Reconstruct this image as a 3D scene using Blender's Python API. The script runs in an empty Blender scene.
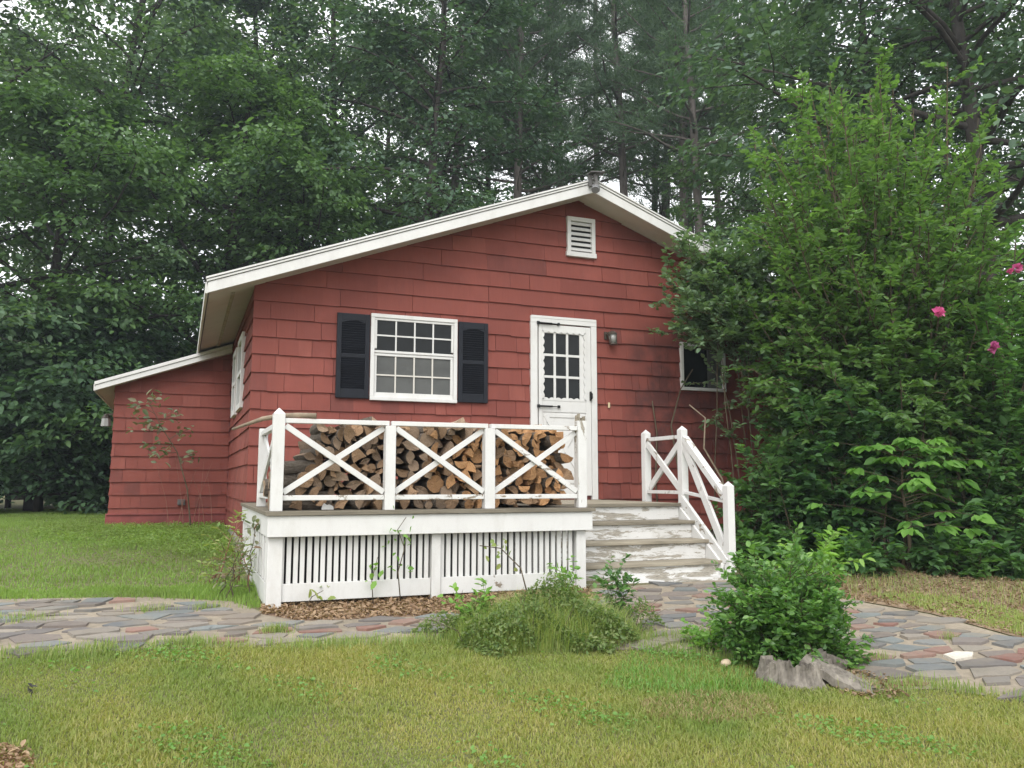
import bpy, bmesh, math, random
import numpy as np
from mathutils import Vector, Matrix

random.seed(7); rng = np.random.default_rng(7)
scene = bpy.context.scene
COL = scene.collection

# ------------------------------------------------------------------ camera
CAM = np.array([-0.644, -8.804, 0.216]); YAW, PITCH, ROLL, FPX = 0.3793, 0.11728, 0.00106, 826.1
def cam_axes():
    f = np.array([math.sin(YAW)*math.cos(PITCH), math.cos(YAW)*math.cos(PITCH), math.sin(PITCH)])
    r = np.array([math.cos(YAW), -math.sin(YAW), 0.0]); u = np.cross(r, f)
    c, s = math.cos(ROLL), math.sin(ROLL)
    return c*r+s*u, -s*r+c*u, f
cr, cu, cf = cam_axes()
cam = bpy.data.objects.new('camera', bpy.data.cameras.new('camera')); COL.objects.link(cam)
cam.matrix_world = Matrix(((cr[0], cu[0], -cf[0], CAM[0]), (cr[1], cu[1], -cf[1], CAM[1]), (cr[2], cu[2], -cf[2], CAM[2]), (0, 0, 0, 1)))
cam.data.sensor_width = 36; cam.data.lens = FPX/1024*36; cam.data.clip_end = 2000; cam.data.clip_start = 0.05
scene.camera = cam

GY = [-400, -9.5, -5.5, -2.65, 0, 3.86, 20, 400]; GZ = [-2.2, -1.10, -.90, -.672, -.58, -.44, -.44, -.44]
def ground(x, y):
    z = np.interp(y, GY, GZ)
    return z + .012*np.sin(np.asarray(x)*1.7+.6)*np.cos(np.asarray(y)*1.3)
def world_dir(u, v):
    return cr*((u-512)/FPX) + cu*((384-v)/FPX) + cf
def on_ground(u, v):
    d = world_dir(u, v); ts = np.linspace(.5, 60, 6000); P = CAM+ts[:, None]*d
    return P[np.argmax(P[:, 2]-ground(P[:, 0], P[:, 1]) < 0)]
def at_depth(u, depth):                       # ground point under image column u at a forward distance
    d = world_dir(u, 481); d = d/(d@np.array([cf[0], cf[1], 0])/math.hypot(cf[0], cf[1]))
    p = CAM+d*depth; return p[0], p[1], float(ground(p[0], p[1]))

# ------------------------------------------------------------------ object helpers
def tag(o, label=None, cat=None, group=None, kind=None):
    if label: o['label'] = label
    if cat: o['category'] = cat
    if group: o['group'] = group
    if kind: o['kind'] = kind
    return o
def thing(name, label, cat, loc=(0, 0, 0), group=None, rz=0):
    o = bpy.data.objects.new(name, None); COL.objects.link(o); o.location = loc; o.rotation_euler = (0, 0, rz)
    o.empty_display_size = .2
    return tag(o, label, cat, group)
def wloc(o):
    v = Vector((0, 0, 0))
    while o: v += o.location; o = o.parent
    return v
def link(name, me, mats, parent=None, bevel=0):
    o = bpy.data.objects.new(name, me); COL.objects.link(o)
    for m in (mats if isinstance(mats, (list, tuple)) else [mats]):
        if len(me.materials) < len(mats if isinstance(mats, (list, tuple)) else [mats]): me.materials.append(m)
    if parent: o.parent = parent
    if bevel:
        b = o.modifiers.new('bevel', 'BEVEL'); b.width = bevel; b.segments = 2; b.limit_method = 'ANGLE'; b.angle_limit = .6
    return o
class MB:
    def __init__(s): s.v = []; s.f = []; s.m = []
    def box(s, x0, x1, y0, y1, z0, z1, mi=0):
        b = len(s.v)
        s.v += [(x0, y0, z0), (x1, y0, z0), (x1, y1, z0), (x0, y1, z0), (x0, y0, z1), (x1, y0, z1), (x1, y1, z1), (x0, y1, z1)]
        for q in ((3, 2, 1, 0), (4, 5, 6, 7), (0, 1, 5, 4), (1, 2, 6, 5), (2, 3, 7, 6), (3, 0, 4, 7)):
            s.f.append(tuple(b+i for i in q)); s.m.append(mi)
        return s
    def beam(s, a, b, up, w, h, mi=0):           # a box from a to b; w across, h along 'up'
        a = Vector(a); b = Vector(b); d = (b-a).normalized(); up = Vector(up); up = (up-d*up.dot(d)).normalized(); sd = d.cross(up)
        k = len(s.v)
        for p in (a, b):
            for i, j in ((-1, -1), (1, -1), (1, 1), (-1, 1)):
                s.v.append(tuple(p+sd*(i*w/2)+up*(j*h/2)))
        for q in ((0, 1, 2, 3), (7, 6, 5, 4), (0, 4, 5, 1), (1, 5, 6, 2), (2, 6, 7, 3), (3, 7, 4, 0)):
            s.f.append(tuple(k+i for i in q)); s.m.append(mi)
        return s
    def prism(s, pts, axis, lo, hi, mi=0):       # polygon in the two other axes, extruded along axis
        k = len(s.v); n = len(pts)
        for val in (lo, hi):
            for p in pts:
                q = list(p); q.insert(axis, val); s.v.append(tuple(q))
        s.f.append(tuple(range(k, k+n))[::-1]); s.f.append(tuple(range(k+n, k+2*n)))
        for i in range(n): s.f.append((k+i, k+(i+1) % n, k+n+(i+1) % n, k+n+i))
        s.m += [mi]*(n+2); return s
    def tube(s, pts, rad, n=6, mi=0, cap=True):
        pts = [Vector(p) for p in pts]; k = len(s.v); ref = Vector((.31, .17, .93))
        for i, p in enumerate(pts):
            d = (pts[min(i+1, len(pts)-1)]-pts[max(i-1, 0)]).normalized()
            if abs(d.dot(ref)) > .95: ref = Vector((1, 0, .1))
            a = d.cross(ref).normalized(); b = d.cross(a)
            for j in range(n):
                t = 2*math.pi*j/n; s.v.append(tuple(p+(a*math.cos(t)+b*math.sin(t))*rad[i]))
        for i in range(len(pts)-1):
            for j in range(n):
                s.f.append((k+i*n+j, k+i*n+(j+1) % n, k+(i+1)*n+(j+1) % n, k+(i+1)*n+j)); s.m.append(mi)
        if cap:
            s.f.append(tuple(k+j for j in range(n))[::-1]); s.f.append(tuple(k+(len(pts)-1)*n+j for j in range(n))); s.m += [mi, mi]
        return s
    def mesh(s, name, off=(0, 0, 0)):
        me = bpy.data.meshes.new(name); o = Vector(off)
        me.from_pydata([tuple(Vector(v)-o) for v in s.v], [], s.f)
        me.polygons.foreach_set('material_index', s.m)
        bm = bmesh.new(); bm.from_mesh(me); bmesh.ops.recalc_face_normals(bm, faces=bm.faces); bm.to_mesh(me); bm.free()
        return me
    def build(s, name, mats, parent=None, bevel=0, smooth=False):
        me = s.mesh(name, wloc(parent) if parent else (0, 0, 0))
        if smooth: me.polygons.foreach_set('use_smooth', [True]*len(me.polygons))
        return link(name, me, mats, parent, bevel)

# ------------------------------------------------------------------ materials
def newmat(name):
    m = bpy.data.materials.new(name); m.use_nodes = True; nt = m.node_tree; nt.nodes.clear()
    out = nt.nodes.new('ShaderNodeOutputMaterial'); b = nt.nodes.new('ShaderNodeBsdfPrincipled')
    nt.links.new(b.outputs[0], out.inputs[0]); return m, nt, b, out
def N(nt, t, **kw):
    n = nt.nodes.new(t)
    for k, v in kw.items():
        if k in n.inputs: n.inputs[k].default_value = v
        else: setattr(n, k, v)
    return n
def noise(nt, scale, detail=4, stretch=None, rough=.6, dist=0, coord='Object'):
    tc = N(nt, 'ShaderNodeTexCoord'); n = N(nt, 'ShaderNodeTexNoise', Scale=scale, Detail=detail, Roughness=rough, Distortion=dist)
    if stretch:
        mp = N(nt, 'ShaderNodeMapping'); mp.inputs['Scale'].default_value = stretch
        nt.links.new(tc.outputs[coord], mp.inputs[0]); nt.links.new(mp.outputs[0], n.inputs[0])
    else: nt.links.new(tc.outputs[coord], n.inputs[0])
    return n.outputs[0]
def ramp(nt, fac, stops, interp='LINEAR'):
    r = N(nt, 'ShaderNodeValToRGB'); cr_ = r.color_ramp; cr_.interpolation = interp
    while len(cr_.elements) < len(stops): cr_.elements.new(.5)
    for e, (p, c) in zip(cr_.elements, stops):
        e.position = p; e.color = (c, c, c, 1) if isinstance(c, (int, float)) else (*c, 1)
    nt.links.new(fac, r.inputs[0]); return r.outputs[0]
def mix(nt, fac, a, b, mode='MIX'):
    m = N(nt, 'ShaderNodeMix', data_type='RGBA', blend_type=mode)
    for i, x in ((0, fac), (6, a), (7, b)):
        if isinstance(x, (int, float)): m.inputs[i].default_value = x if i == 0 else (x, x, x, 1)
        elif isinstance(x, tuple): m.inputs[i].default_value = (*x, 1)
        else: nt.links.new(x, m.inputs[i])
    return m.outputs[2]
def bump(nt, b, h, strength=.3, dist=.01):
    n = N(nt, 'ShaderNodeBump', Strength=strength, Distance=dist); nt.links.new(h, n.inputs['Height']); nt.links.new(n.outputs[0], b.inputs['Normal'])
def setc(nt, b, c):
    if isinstance(c, tuple): b.inputs['Base Color'].default_value = (*c, 1)
    else: nt.links.new(c, b.inputs['Base Color'])
def island(nt): return N(nt, 'ShaderNodeNewGeometry').outputs['Random Per Island']

def simple(name, c, rough=.6, metal=0, var=.12, scale=8, spec=.4):
    m, nt, b, o = newmat(name)
    n = noise(nt, scale, 5); k = ramp(nt, n, [(.3, tuple(x*(1-var) for x in c)), (.7, tuple(min(1, x*(1+var)) for x in c))])
    setc(nt, b, k); b.inputs['Roughness'].default_value = rough; b.inputs['Metallic'].default_value = metal; b.inputs['Specular IOR Level'].default_value = spec
    return m
def red_shingle(name):
    m, nt, b, o = newmat(name)
    isl = island(nt)
    base = ramp(nt, isl, [(0, (.170, .047, .036)), (.25, (.198, .055, .041)), (.8, (.214, .060, .045)), (.94, (.245, .076, .057)), (.955, (.135, .042, .034)), (1, (.160, .049, .039))])
    g = noise(nt, 22, 6, (1, 1, .08)); c = mix(nt, ramp(nt, g, [(.35, 0), (.75, .65)]), base, (.18, .050, .040))
    w = noise(nt, .9, 5); c = mix(nt, ramp(nt, w, [(.5, 0), (.75, .38)]), c, (.40, .12, .095))
    st = noise(nt, 2.2, 6, (1, 1, .35)); c = mix(nt, ramp(nt, st, [(.6, 0), (.78, .45)]), c, (.13, .038, .034))
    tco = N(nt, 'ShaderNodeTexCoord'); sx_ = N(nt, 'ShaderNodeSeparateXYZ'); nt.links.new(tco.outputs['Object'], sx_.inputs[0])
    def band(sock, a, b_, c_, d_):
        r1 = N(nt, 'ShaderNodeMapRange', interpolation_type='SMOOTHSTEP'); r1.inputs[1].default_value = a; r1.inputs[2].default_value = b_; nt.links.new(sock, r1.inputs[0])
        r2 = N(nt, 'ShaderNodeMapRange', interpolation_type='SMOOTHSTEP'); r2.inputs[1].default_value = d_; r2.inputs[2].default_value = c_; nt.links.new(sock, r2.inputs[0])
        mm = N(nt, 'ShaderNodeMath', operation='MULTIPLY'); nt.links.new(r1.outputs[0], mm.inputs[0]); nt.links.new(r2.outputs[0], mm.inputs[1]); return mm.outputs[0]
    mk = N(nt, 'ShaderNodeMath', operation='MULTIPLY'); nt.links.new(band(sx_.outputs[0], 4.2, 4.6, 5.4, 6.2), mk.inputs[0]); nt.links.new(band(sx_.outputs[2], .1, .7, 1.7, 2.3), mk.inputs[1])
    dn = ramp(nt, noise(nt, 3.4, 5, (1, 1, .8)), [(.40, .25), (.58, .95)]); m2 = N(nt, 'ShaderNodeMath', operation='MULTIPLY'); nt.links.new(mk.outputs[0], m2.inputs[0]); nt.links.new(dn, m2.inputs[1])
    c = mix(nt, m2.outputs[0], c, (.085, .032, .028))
    setc(nt, b, c); b.inputs['Roughness'].default_value = .72; b.inputs['Specular IOR Level'].default_value = .25
    bump(nt, b, g, .35, .006); return m
def white_paint(name, peel=0.0, col=(.66, .655, .635), scale=5, stretch=(1, 1, 1), under=(.30, .24, .175)):
    m, nt, b, o = newmat(name)
    n1 = noise(nt, 3, 5); c = ramp(nt, n1, [(.3, tuple(x*.93 for x in col)), (.75, col)])
    fine = noise(nt, 40, 4); c = mix(nt, ramp(nt, fine, [(.55, 0), (.8, .22)]), c, (.48, .45, .40))
    if peel:
        p = noise(nt, scale, 10, stretch, .72, .6)
        wg = noise(nt, 30, 6, stretch); wc = ramp(nt, wg, [(.3, tuple(x*.45 for x in under)), (.7, under)])
        fac = ramp(nt, p, [(peel, 0), (peel+.02, 1)])
        c = mix(nt, fac, c, wc)
    gr = noise(nt, 5, 7, (1, 1, .35), .7); c = mix(nt, ramp(nt, gr, [(.5, 0), (.78, .38)]), c, (.36, .33, .28))
    setc(nt, b, c); b.inputs['Roughness'].default_value = .55; b.inputs['Specular IOR Level'].default_value = .35
    bump(nt, b, fine, .15, .003); return m
def wood(name, a, c, scale=6, stretch=(1, 1, 1), rough=.8):
    m, nt, b, o = newmat(name)
    n = noise(nt, scale, 8, stretch, .65, .4); k = ramp(nt, n, [(.25, a), (.5, tuple((x+y)/2 for x, y in zip(a, c))), (.75, c)])
    isl = N(nt, 'ShaderNodeObjectInfo').outputs['Random']
    k = mix(nt, 1.0, k, ramp(nt, isl, [(0, .62), (1, 1.25)]), 'MULTIPLY')
    setc(nt, b, k); b.inputs['Roughness'].default_value = rough; b.inputs['Specular IOR Level'].default_value = .2
    bump(nt, b, n, .6, .01); return m
GL = 1.45
def leaf(name, cols, trans=.35, rough=.5, tint=(1.5, 1.7, .7), spec=.35, patch=None):
    m, nt, b, out = newmat(name)
    isl = island(nt); n = len(cols)
    if name not in ('dry_leaf', 'dry_grass', 'pink_petal', 'grass_blade'): cols = [tuple(v*GL for v in q) for q in cols]
    c = ramp(nt, isl, [(i/max(1, n-1), x) for i, x in enumerate(cols)])
    orr = N(nt, 'ShaderNodeObjectInfo').outputs['Random']
    c = mix(nt, 1.0, c, ramp(nt, orr, [(0, (.80, .84, .84)), (1, (1.16, 1.12, 1.05))]), 'MULTIPLY')
    if patch:
        pn = noise(nt, patch[0], 4); c = mix(nt, ramp(nt, pn, [(.42, 0), (.64, patch[2])]), c, patch[1])
    setc(nt, b, c); b.inputs['Roughness'].default_value = rough; b.inputs['Specular IOR Level'].default_value = spec
    t = N(nt, 'ShaderNodeBsdfTranslucent'); nt.links.new(mix(nt, 1.0, c, tint, 'MULTIPLY'), t.inputs[0])
    ms = N(nt, 'ShaderNodeMixShader'); ms.inputs[0].default_value = trans
    nt.links.new(b.outputs[0], ms.inputs[1]); nt.links.new(t.outputs[0], ms.inputs[2]); nt.links.new(ms.outputs[0], out.inputs[0])
    return m
def bark(name, a, c, scale=5):
    m, nt, b, o = newmat(name)
    n = noise(nt, scale, 8, (1, 1, .25), .7, .5); k = ramp(nt, n, [(.3, a), (.7, c)])
    setc(nt, b, k); b.inputs['Roughness'].default_value = .9; b.inputs['Specular IOR Level'].default_value = .15; bump(nt, b, n, .9, .03); return m
def glass(name, c, rough=.04, spec=.5):
    m, nt, b, o = newmat(name)
    n = noise(nt, 3, 4); setc(nt, b, ramp(nt, n, [(.35, tuple(x*.7 for x in c)), (.7, c)]))
    b.inputs['Roughness'].default_value = rough; b.inputs['Specular IOR Level'].default_value = spec
    w = noise(nt, 2.5, 2); bump(nt, b, w, .04, .02); return m

M = dict(
    red=red_shingle('red_shingle'),
    redtrim=simple('red_trim', (.20, .05, .045), .7, var=.3, scale=5),
    white=white_paint('white_paint'), worn=white_paint('worn_white_paint', .64, scale=4),
    peel=white_paint('peeling_white_paint', .505, scale=3.2, stretch=(.8, 1, 5), under=(.44, .405, .34)),
    railp=white_paint('weathered_white_rail', .575, scale=7, stretch=(.7, 1, 1)),
    peelv=white_paint('flaking_white_post', .52, scale=5, stretch=(2, 2, .5), under=(.38, .34, .27)),
    soffit=white_paint('soffit_paint', .0, col=(.60, .575, .52)),
    tread=wood('weathered_tread', (.16, .14, .105), (.40, .355, .275), 9, (.25, 3, 3)),
    shutter=simple('dark_shutter', (.008, .0095, .0145), .5, var=.25, scale=12, spec=.25),
    glassd=glass('dark_glass', (.014, .016, .016), .03, .2), glasss=glass('screened_glass', (.11, .113, .108), .3, .2),
    darkgrey=simple('dark_grey_metal', (.10, .095, .09), .5), black=simple('black_metal', (.02, .02, .02), .35, .6), bronze=simple('aged_metal', (.09, .075, .06), .45, .5, .3, 30),
    lampglass=simple('lamp_glass', (.26, .26, .24), .15, spec=.6), bulb=simple('grey_bulb', (.16, .16, .16), .3),
    concrete=simple('foundation_concrete', (.34, .32, .28), .9, var=.3, scale=4),
    roof=simple('roof_shingle', (.13, .12, .115), .9, var=.35, scale=25),
    brass=simple('yellowed_plastic', (.55, .45, .27), .5), grey=simple('grey_metal', (.13, .10, .085), .5), lightgrey=simple('light_grey_plastic', (.42, .42, .41), .5),
    barkl=bark('log_bark', (.08, .065, .05), (.28, .235, .19), 14),
    cut_or=wood('orange_cut_wood', (.28, .14, .06), (.60, .35, .175), 8),
    cut_br=wood('brown_cut_wood', (.17, .10, .058), (.45, .30, .18), 8),
    cut_gr=wood('grey_cut_wood', (.13, .09, .062), (.40, .29, .20), 8),
    bark=bark('tree_bark', (.026, .022, .019), (.080, .070, .062)),
    pbark=bark('pine_bark', (.07, .06, .055), (.20, .175, .16), 4),
    stem=bark('shrub_stem', (.06, .048, .032), (.15, .12, .08), 12),
    stump=wood('grey_stump', (.045, .038, .031), (.29, .26, .22), 16, (1.5, 1.5, .35)),
    stumpc=wood('stump_heart', (.05, .035, .025), (.18, .12, .08), 8),
    red_stem=simple('reddish_stem', (.20, .085, .06), .7, var=.3),
    dead=simple('dead_twig', (.24, .19, .135), .85, var=.3, scale=20),
)
M['oak'] = leaf('oak_leaf', [(.042, .076, .044), (.058, .100, .054), (.082, .130, .064), (.064, .110, .066)])
M['maple'] = leaf('maple_leaf', [(.052, .098, .040), (.076, .134, .050), (.106, .176, .062)])
M['blue'] = leaf('bluish_leaf', [(.036, .068, .046), (.048, .088, .056), (.064, .106, .064)], .3)  # darker, bluer leaf green
M['needle'] = leaf('pine_needle', [(.05, .085, .058), (.066, .108, .070), (.084, .128, .080)], .3, .55)
M['tall'] = leaf('tall_shrub_leaf', [(.074, .138, .040), (.100, .178, .052), (.132, .215, .066), (.088, .155, .06)], .48, .42, (1.35, 1.5, .7))
M['rose'] = leaf('flowering_shrub_leaf', [(.052, .112, .036), (.072, .148, .048), (.098, .184, .060)], .42, .45)
M['grey'] = leaf('greygreen_leaf', [(.078, .128, .072), (.105, .165, .092), (.145, .20, .12)], .35, .45)
M['broad'] = leaf('broad_leaf', [(.062, .15, .030), (.10, .21, .042), (.13, .25, .055)], .40, .5)
M['dark'] = leaf('understory_leaf', [(.040, .088, .036), (.060, .124, .048), (.084, .160, .058)], .4)
M['shade'] = leaf('forest_floor_leaf', [(.034, .068, .038), (.047, .090, .046), (.062, .112, .054)], .35)
M['mound'] = leaf('mound_leaf', [(.085, .135, .04), (.125, .175, .052), (.185, .205, .08), (.095, .145, .048)], .35)
M['glossy'] = leaf('glossy_leaf', [(.042, .098, .028), (.058, .13, .035), (.088, .175, .046), (.115, .21, .06)], .35, .36, spec=.5)
M['bright'] = leaf('bright_leaf', [(.10, .20, .04), (.14, .26, .055), (.17, .28, .08)], .4)
M['weed'] = leaf('weed_leaf', [(.14, .20, .055), (.18, .23, .07), (.24, .25, .10), (.12, .185, .06)], .35)
M['oakred'] = leaf('sapling_leaf', [(.09, .12, .065), (.12, .15, .085), (.17, .17, .11), (.16, .10, .07)], .3)
M['grass'] = leaf('grass_blade', [(.265, .305, .08), (.315, .345, .095), (.37, .365, .125), (.45, .40, .20), (.235, .295, .075)], .45, .5, (1.3, 1.3, .7), .2, (.8, (.17, .275, .065), .75))
M['grassfar'] = leaf('lawn_blade', [(.125, .205, .050), (.155, .24, .060), (.19, .265, .075)], .45, .5, (1.3, 1.35, .7), .25, (.9, (.15, .20, .06), .6))
M['clover'] = leaf('clover_leaf', [(.10, .20, .045), (.14, .25, .06), (.17, .28, .07)], .4)
M['straw'] = leaf('dry_grass', [(.22, .17, .085), (.30, .24, .13), (.36, .30, .17), (.18, .12, .065)], .2)
M['litter'] = leaf('dry_leaf', [(.22, .13, .075), (.33, .215, .135), (.42, .30, .20), (.27, .17, .11)], .15, .7)
M['petal'] = leaf('pink_petal', [(.60, .10, .30), (.72, .18, .40)], .4, tint=(1, 1, 1))

# ------------------------------------------------------------------ leaf meshes
def unit(a): return a/np.maximum(np.linalg.norm(a, axis=-1, keepdims=True), 1e-9)
def raw_mesh(name, V, nper, faces):                       # V (n,k,3); faces: index lists within one element
    n = len(V); me = bpy.data.meshes.new(name)
    me.vertices.add(n*nper); me.vertices.foreach_set('co', V.reshape(-1).astype(np.float32))
    base = (np.arange(n)*nper)[:, None]
    idx = np.concatenate([base+np.array(f)[None, :] for f in faces], 1).reshape(-1)
    sizes = np.tile([len(f) for f in faces], n); starts = np.concatenate([[0], np.cumsum(sizes)[:-1]])
    me.loops.add(len(idx)); me.loops.foreach_set('vertex_index', idx.astype(np.int32))
    me.polygons.add(len(sizes)); me.polygons.foreach_set('loop_start', starts.astype(np.int32)); me.polygons.foreach_set('loop_total', sizes.astype(np.int32))
    me.update(calc_edges=True); return me
def leaf_mesh(name, P, A, U, L, W, kind=6, fold=.12, droop=.15):
    A = unit(A); S = unit(np.cross(U, A)); Nn = np.cross(A, S); L = np.asarray(L)[:, None]; W = np.asarray(W)[:, None]
    if kind == 4:
        V = np.stack([P, P+A*L*.45+S*W*.5+Nn*W*fold, P+A*L-Nn*L*droop, P+A*L*.45-S*W*.5+Nn*W*fold], 1)
        return raw_mesh(name, V, 4, [[0, 1, 2], [0, 2, 3]])
    V = np.stack([P, P+A*L*.28+S*W*.46+Nn*W*fold, P+A*L*.66+S*W*.42+Nn*(W*fold-L*droop*.4), P+A*L-Nn*L*droop,
                  P+A*L*.66-S*W*.42+Nn*(W*fold-L*droop*.4), P+A*L*.28-S*W*.46+Nn*W*fold], 1)
    return raw_mesh(name, V, 6, [[0, 1, 2, 3], [0, 3, 4, 5]])
def blades(name, P, D, H, W):                             # bent grass blades
    n = len(P); S = unit(np.cross(D, np.array([[0, 0, 1.0]]))+1e-6); up = np.array([[0, 0, 1.0]]); H = H[:, None]; W = W[:, None]
    V = np.stack([P-S*W*.5, P+S*W*.5, P+up*H*.6+D*H*.22+S*W*.4, P+up*H*.6+D*H*.22-S*W*.4, P+up*H*.92+D*H*.75], 1)
    return raw_mesh(name, V, 5, [[0, 1, 2, 3], [3, 2, 4]])

def inside(poly, x, y):
    x = np.asarray(x); y = np.asarray(y); r = np.zeros(x.shape, bool); n = len(poly)
    for i in range(n):
        x0, y0 = poly[i]; x1, y1 = poly[(i+1) % n]
        c = ((y0 > y) != (y1 > y)) & (x < (x1-x0)*(y-y0)/((y1-y0) if y1 != y0 else 1e-9)+x0); r ^= c
    return r

# ------------------------------------------------------------------ world, sun
SUN_EL, SUN_AZ = math.radians(46), math.radians(212)      # azimuth from +Y, clockwise
w = bpy.data.worlds.new('World'); scene.world = w; w.use_nodes = True; nt = w.node_tree; nt.nodes.clear()
out = N(nt, 'ShaderNodeOutputWorld'); bg = N(nt, 'ShaderNodeBackground', Strength=.15)
sky = N(nt, 'ShaderNodeTexSky', sky_type='NISHITA', sun_disc=False, sun_elevation=SUN_EL, sun_rotation=SUN_AZ, air_density=1.0, dust_density=6.0, ozone_density=1.0)
hs = N(nt, 'ShaderNodeHueSaturation', Saturation=.22); nt.links.new(sky.outputs[0], hs.inputs['Color'])
# a bright closed cloud deck over the clear sky
tc = N(nt, 'ShaderNodeTexCoord'); cn = N(nt, 'ShaderNodeTexNoise', Scale=2.2, Detail=6, Roughness=.6); nt.links.new(tc.outputs['Generated'], cn.inputs[0])
cloud = ramp(nt, cn.outputs[0], [(.3, (.80, .83, .88)), (.7, (1.0, 1.0, 1.0))])
vm = N(nt, 'ShaderNodeVectorMath', operation='SCALE'); vm.inputs['Scale'].default_value = 10.5; nt.links.new(cloud, vm.inputs[0])
nt.links.new(mix(nt, .88, hs.outputs[0], vm.outputs[0]), bg.inputs[0]); nt.links.new(bg.outputs[0], out.inputs[0])
sl = bpy.data.lights.new('sun', 'SUN'); sl.energy = 1.5; sl.angle = math.radians(35); sl.color = (1, .97, .93)
sun = bpy.data.objects.new('sun', sl); COL.objects.link(sun)
sd = Vector((math.sin(SUN_AZ)*math.cos(SUN_EL), math.cos(SUN_AZ)*math.cos(SUN_EL), math.sin(SUN_EL)))
sun.rotation_euler = sd.to_track_quat('Z', 'Y').to_euler(); sun.location = (0, -20, 30)
vs = scene.view_settings; vs.view_transform = 'Standard'; vs.look = 'None'; vs.gamma = 1; vs.use_curve_mapping = False; vs.exposure = .50
cy = scene.cycles; cy.use_denoising = True; cy.denoiser = 'OPENIMAGEDENOISE'; cy.denoising_input_passes = 'RGB_ALBEDO_NORMAL'; cy.max_bounces = 6; cy.diffuse_bounces = 3; cy.glossy_bounces = 2; cy.transmission_bounces = 4; cy.transparent_max_bounces = 4; cy.sample_clamp_indirect = 4

# ================================================================== SETTING: ground, path
path_px = [(-90, 599), (0, 600), (150, 598), (232, 602), (262, 613), (300, 619), (450, 612), (590, 590), (720, 580), (800, 590), (862, 603), (930, 615), (1024, 641), (1130, 672),
           (1130, 722), (1024, 702), (940, 690), (868, 692), (700, 656), (640, 650), (560, 652), (480, 641), (420, 641), (330, 650), (250, 648), (120, 651), (60, 656), (-90, 664)]
PATH = [tuple(on_ground(u, v)[:2]) for u, v in path_px]
litter_px = [(262, 606), (588, 589), (600, 606), (450, 616), (300, 622), (262, 615)]
LITTER = [tuple(on_ground(u, v)[:2]) for u, v in litter_px]
bank_px = [(800, 566), (1130, 572), (1130, 668), (1024, 640), (930, 614), (862, 602), (810, 596)]
BANK = [tuple(on_ground(u, v)[:2]) for u, v in bank_px]
def axis_pts(lo, hi, fine0, fine1, step):
    a = list(np.arange(fine0, fine1+1e-6, step)); x = fine1; s = step
    while x < hi: s *= 1.5; x += s; a.append(x)
    x = fine0; s = step
    while x > lo: s *= 1.5; x -= s; a.insert(0, x)
    return np.array(a)
gx = axis_pts(-300, 300, -8, 10, .2); gy = axis_pts(-150, 350, -9, 16, .2)
GXX, GYY = np.meshgrid(gx, gy); GZZ = ground(GXX, GYY); nx, ny = len(gx), len(gy)
me = bpy.data.meshes.new('ground')
me.from_pydata(np.stack([GXX, GYY, GZZ], -1).reshape(-1, 3).tolist(), [], [(j*nx+i, j*nx+i+1, (j+1)*nx+i+1, (j+1)*nx+i) for j in range(ny-1) for i in range(nx-1)])
m, nt, b, o = newmat('ground_soil')
n1 = noise(nt, 1.1, 6); n2 = noise(nt, 30, 6)
soil = ramp(nt, n2, [(.3, (.075, .05, .032)), (.7, (.19, .14, .09))]); turf = ramp(nt, n2, [(.3, (.085, .10, .03)), (.7, (.19, .19, .075))])
setc(nt, b, mix(nt, ramp(nt, n1, [(.45, .85), (.75, .35)]), soil, turf)); b.inputs['Roughness'].default_value = .95; bump(nt, b, n2, .8, .03)
tag(link('ground', me, m), kind='structure')

# dry earth sheets (litter strip by the porch, mulch bank by the shrubs, bare patches)
def sheet(name, poly, lift, mat, step=.12):
    xs = [p[0] for p in poly]; ys = [p[1] for p in poly]; bm = bmesh.new()
    vs_ = [bm.verts.new((x, y, 0)) for x, y in poly]; bm.faces.new(vs_)
    for k in np.arange(math.floor(min(ys)/.2)*.2+.2, max(ys), .2):
        g = bm.verts[:]+bm.edges[:]+bm.faces[:]; bmesh.ops.bisect_plane(bm, geom=g, plane_co=(0, k, 0), plane_no=(0, 1, 0))
    for k in np.arange(math.floor(min(xs)/.2)*.2+.2, max(xs), .2):
        g = bm.verts[:]+bm.edges[:]+bm.faces[:]; bmesh.ops.bisect_plane(bm, geom=g, plane_co=(k, 0, 0), plane_no=(1, 0, 0))
    for v in bm.verts: v.co.z = float(ground(v.co.x, v.co.y))+lift
    bmesh.ops.recalc_face_normals(bm, faces=bm.faces)
    me = bpy.data.meshes.new(name); bm.to_mesh(me); bm.free()
    return tag(link(name, me, mat), kind='structure')
def dirtmat(name, a, c, sc=14):
    m, nt, b, o = newmat(name); n = noise(nt, sc, 8); big = noise(nt, 2, 4)
    k = mix(nt, ramp(nt, big, [(.4, 0), (.7, .5)]), ramp(nt, n, [(.3, a), (.7, c)]), tuple(x*.7 for x in a)); setc(nt, b, k); b.inputs['Roughness'].default_value = .95; bump(nt, b, n, .6, .015); return m
sheet('path', PATH, .005, dirtmat('path_mortar', (.22, .185, .135), (.34, .285, .215), 22))
sheet('ground_litter', LITTER, .006, dirtmat('leafy_soil', (.16, .10, .065), (.32, .22, .15)))
sheet('ground_bank', BANK, .006, dirtmat('mulch_soil', (.17, .115, .07), (.32, .235, .15)))
CORNER = [tuple(on_ground(u, v)[:2]) for u, v in [(-120, 752), (-10, 746), (22, 752), (38, 767), (20, 800), (-120, 800)]]
sheet('ground_corner', CORNER, .006, dirtmat('red_mulch', (.12, .045, .028), (.23, .10, .06), 30))

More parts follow.
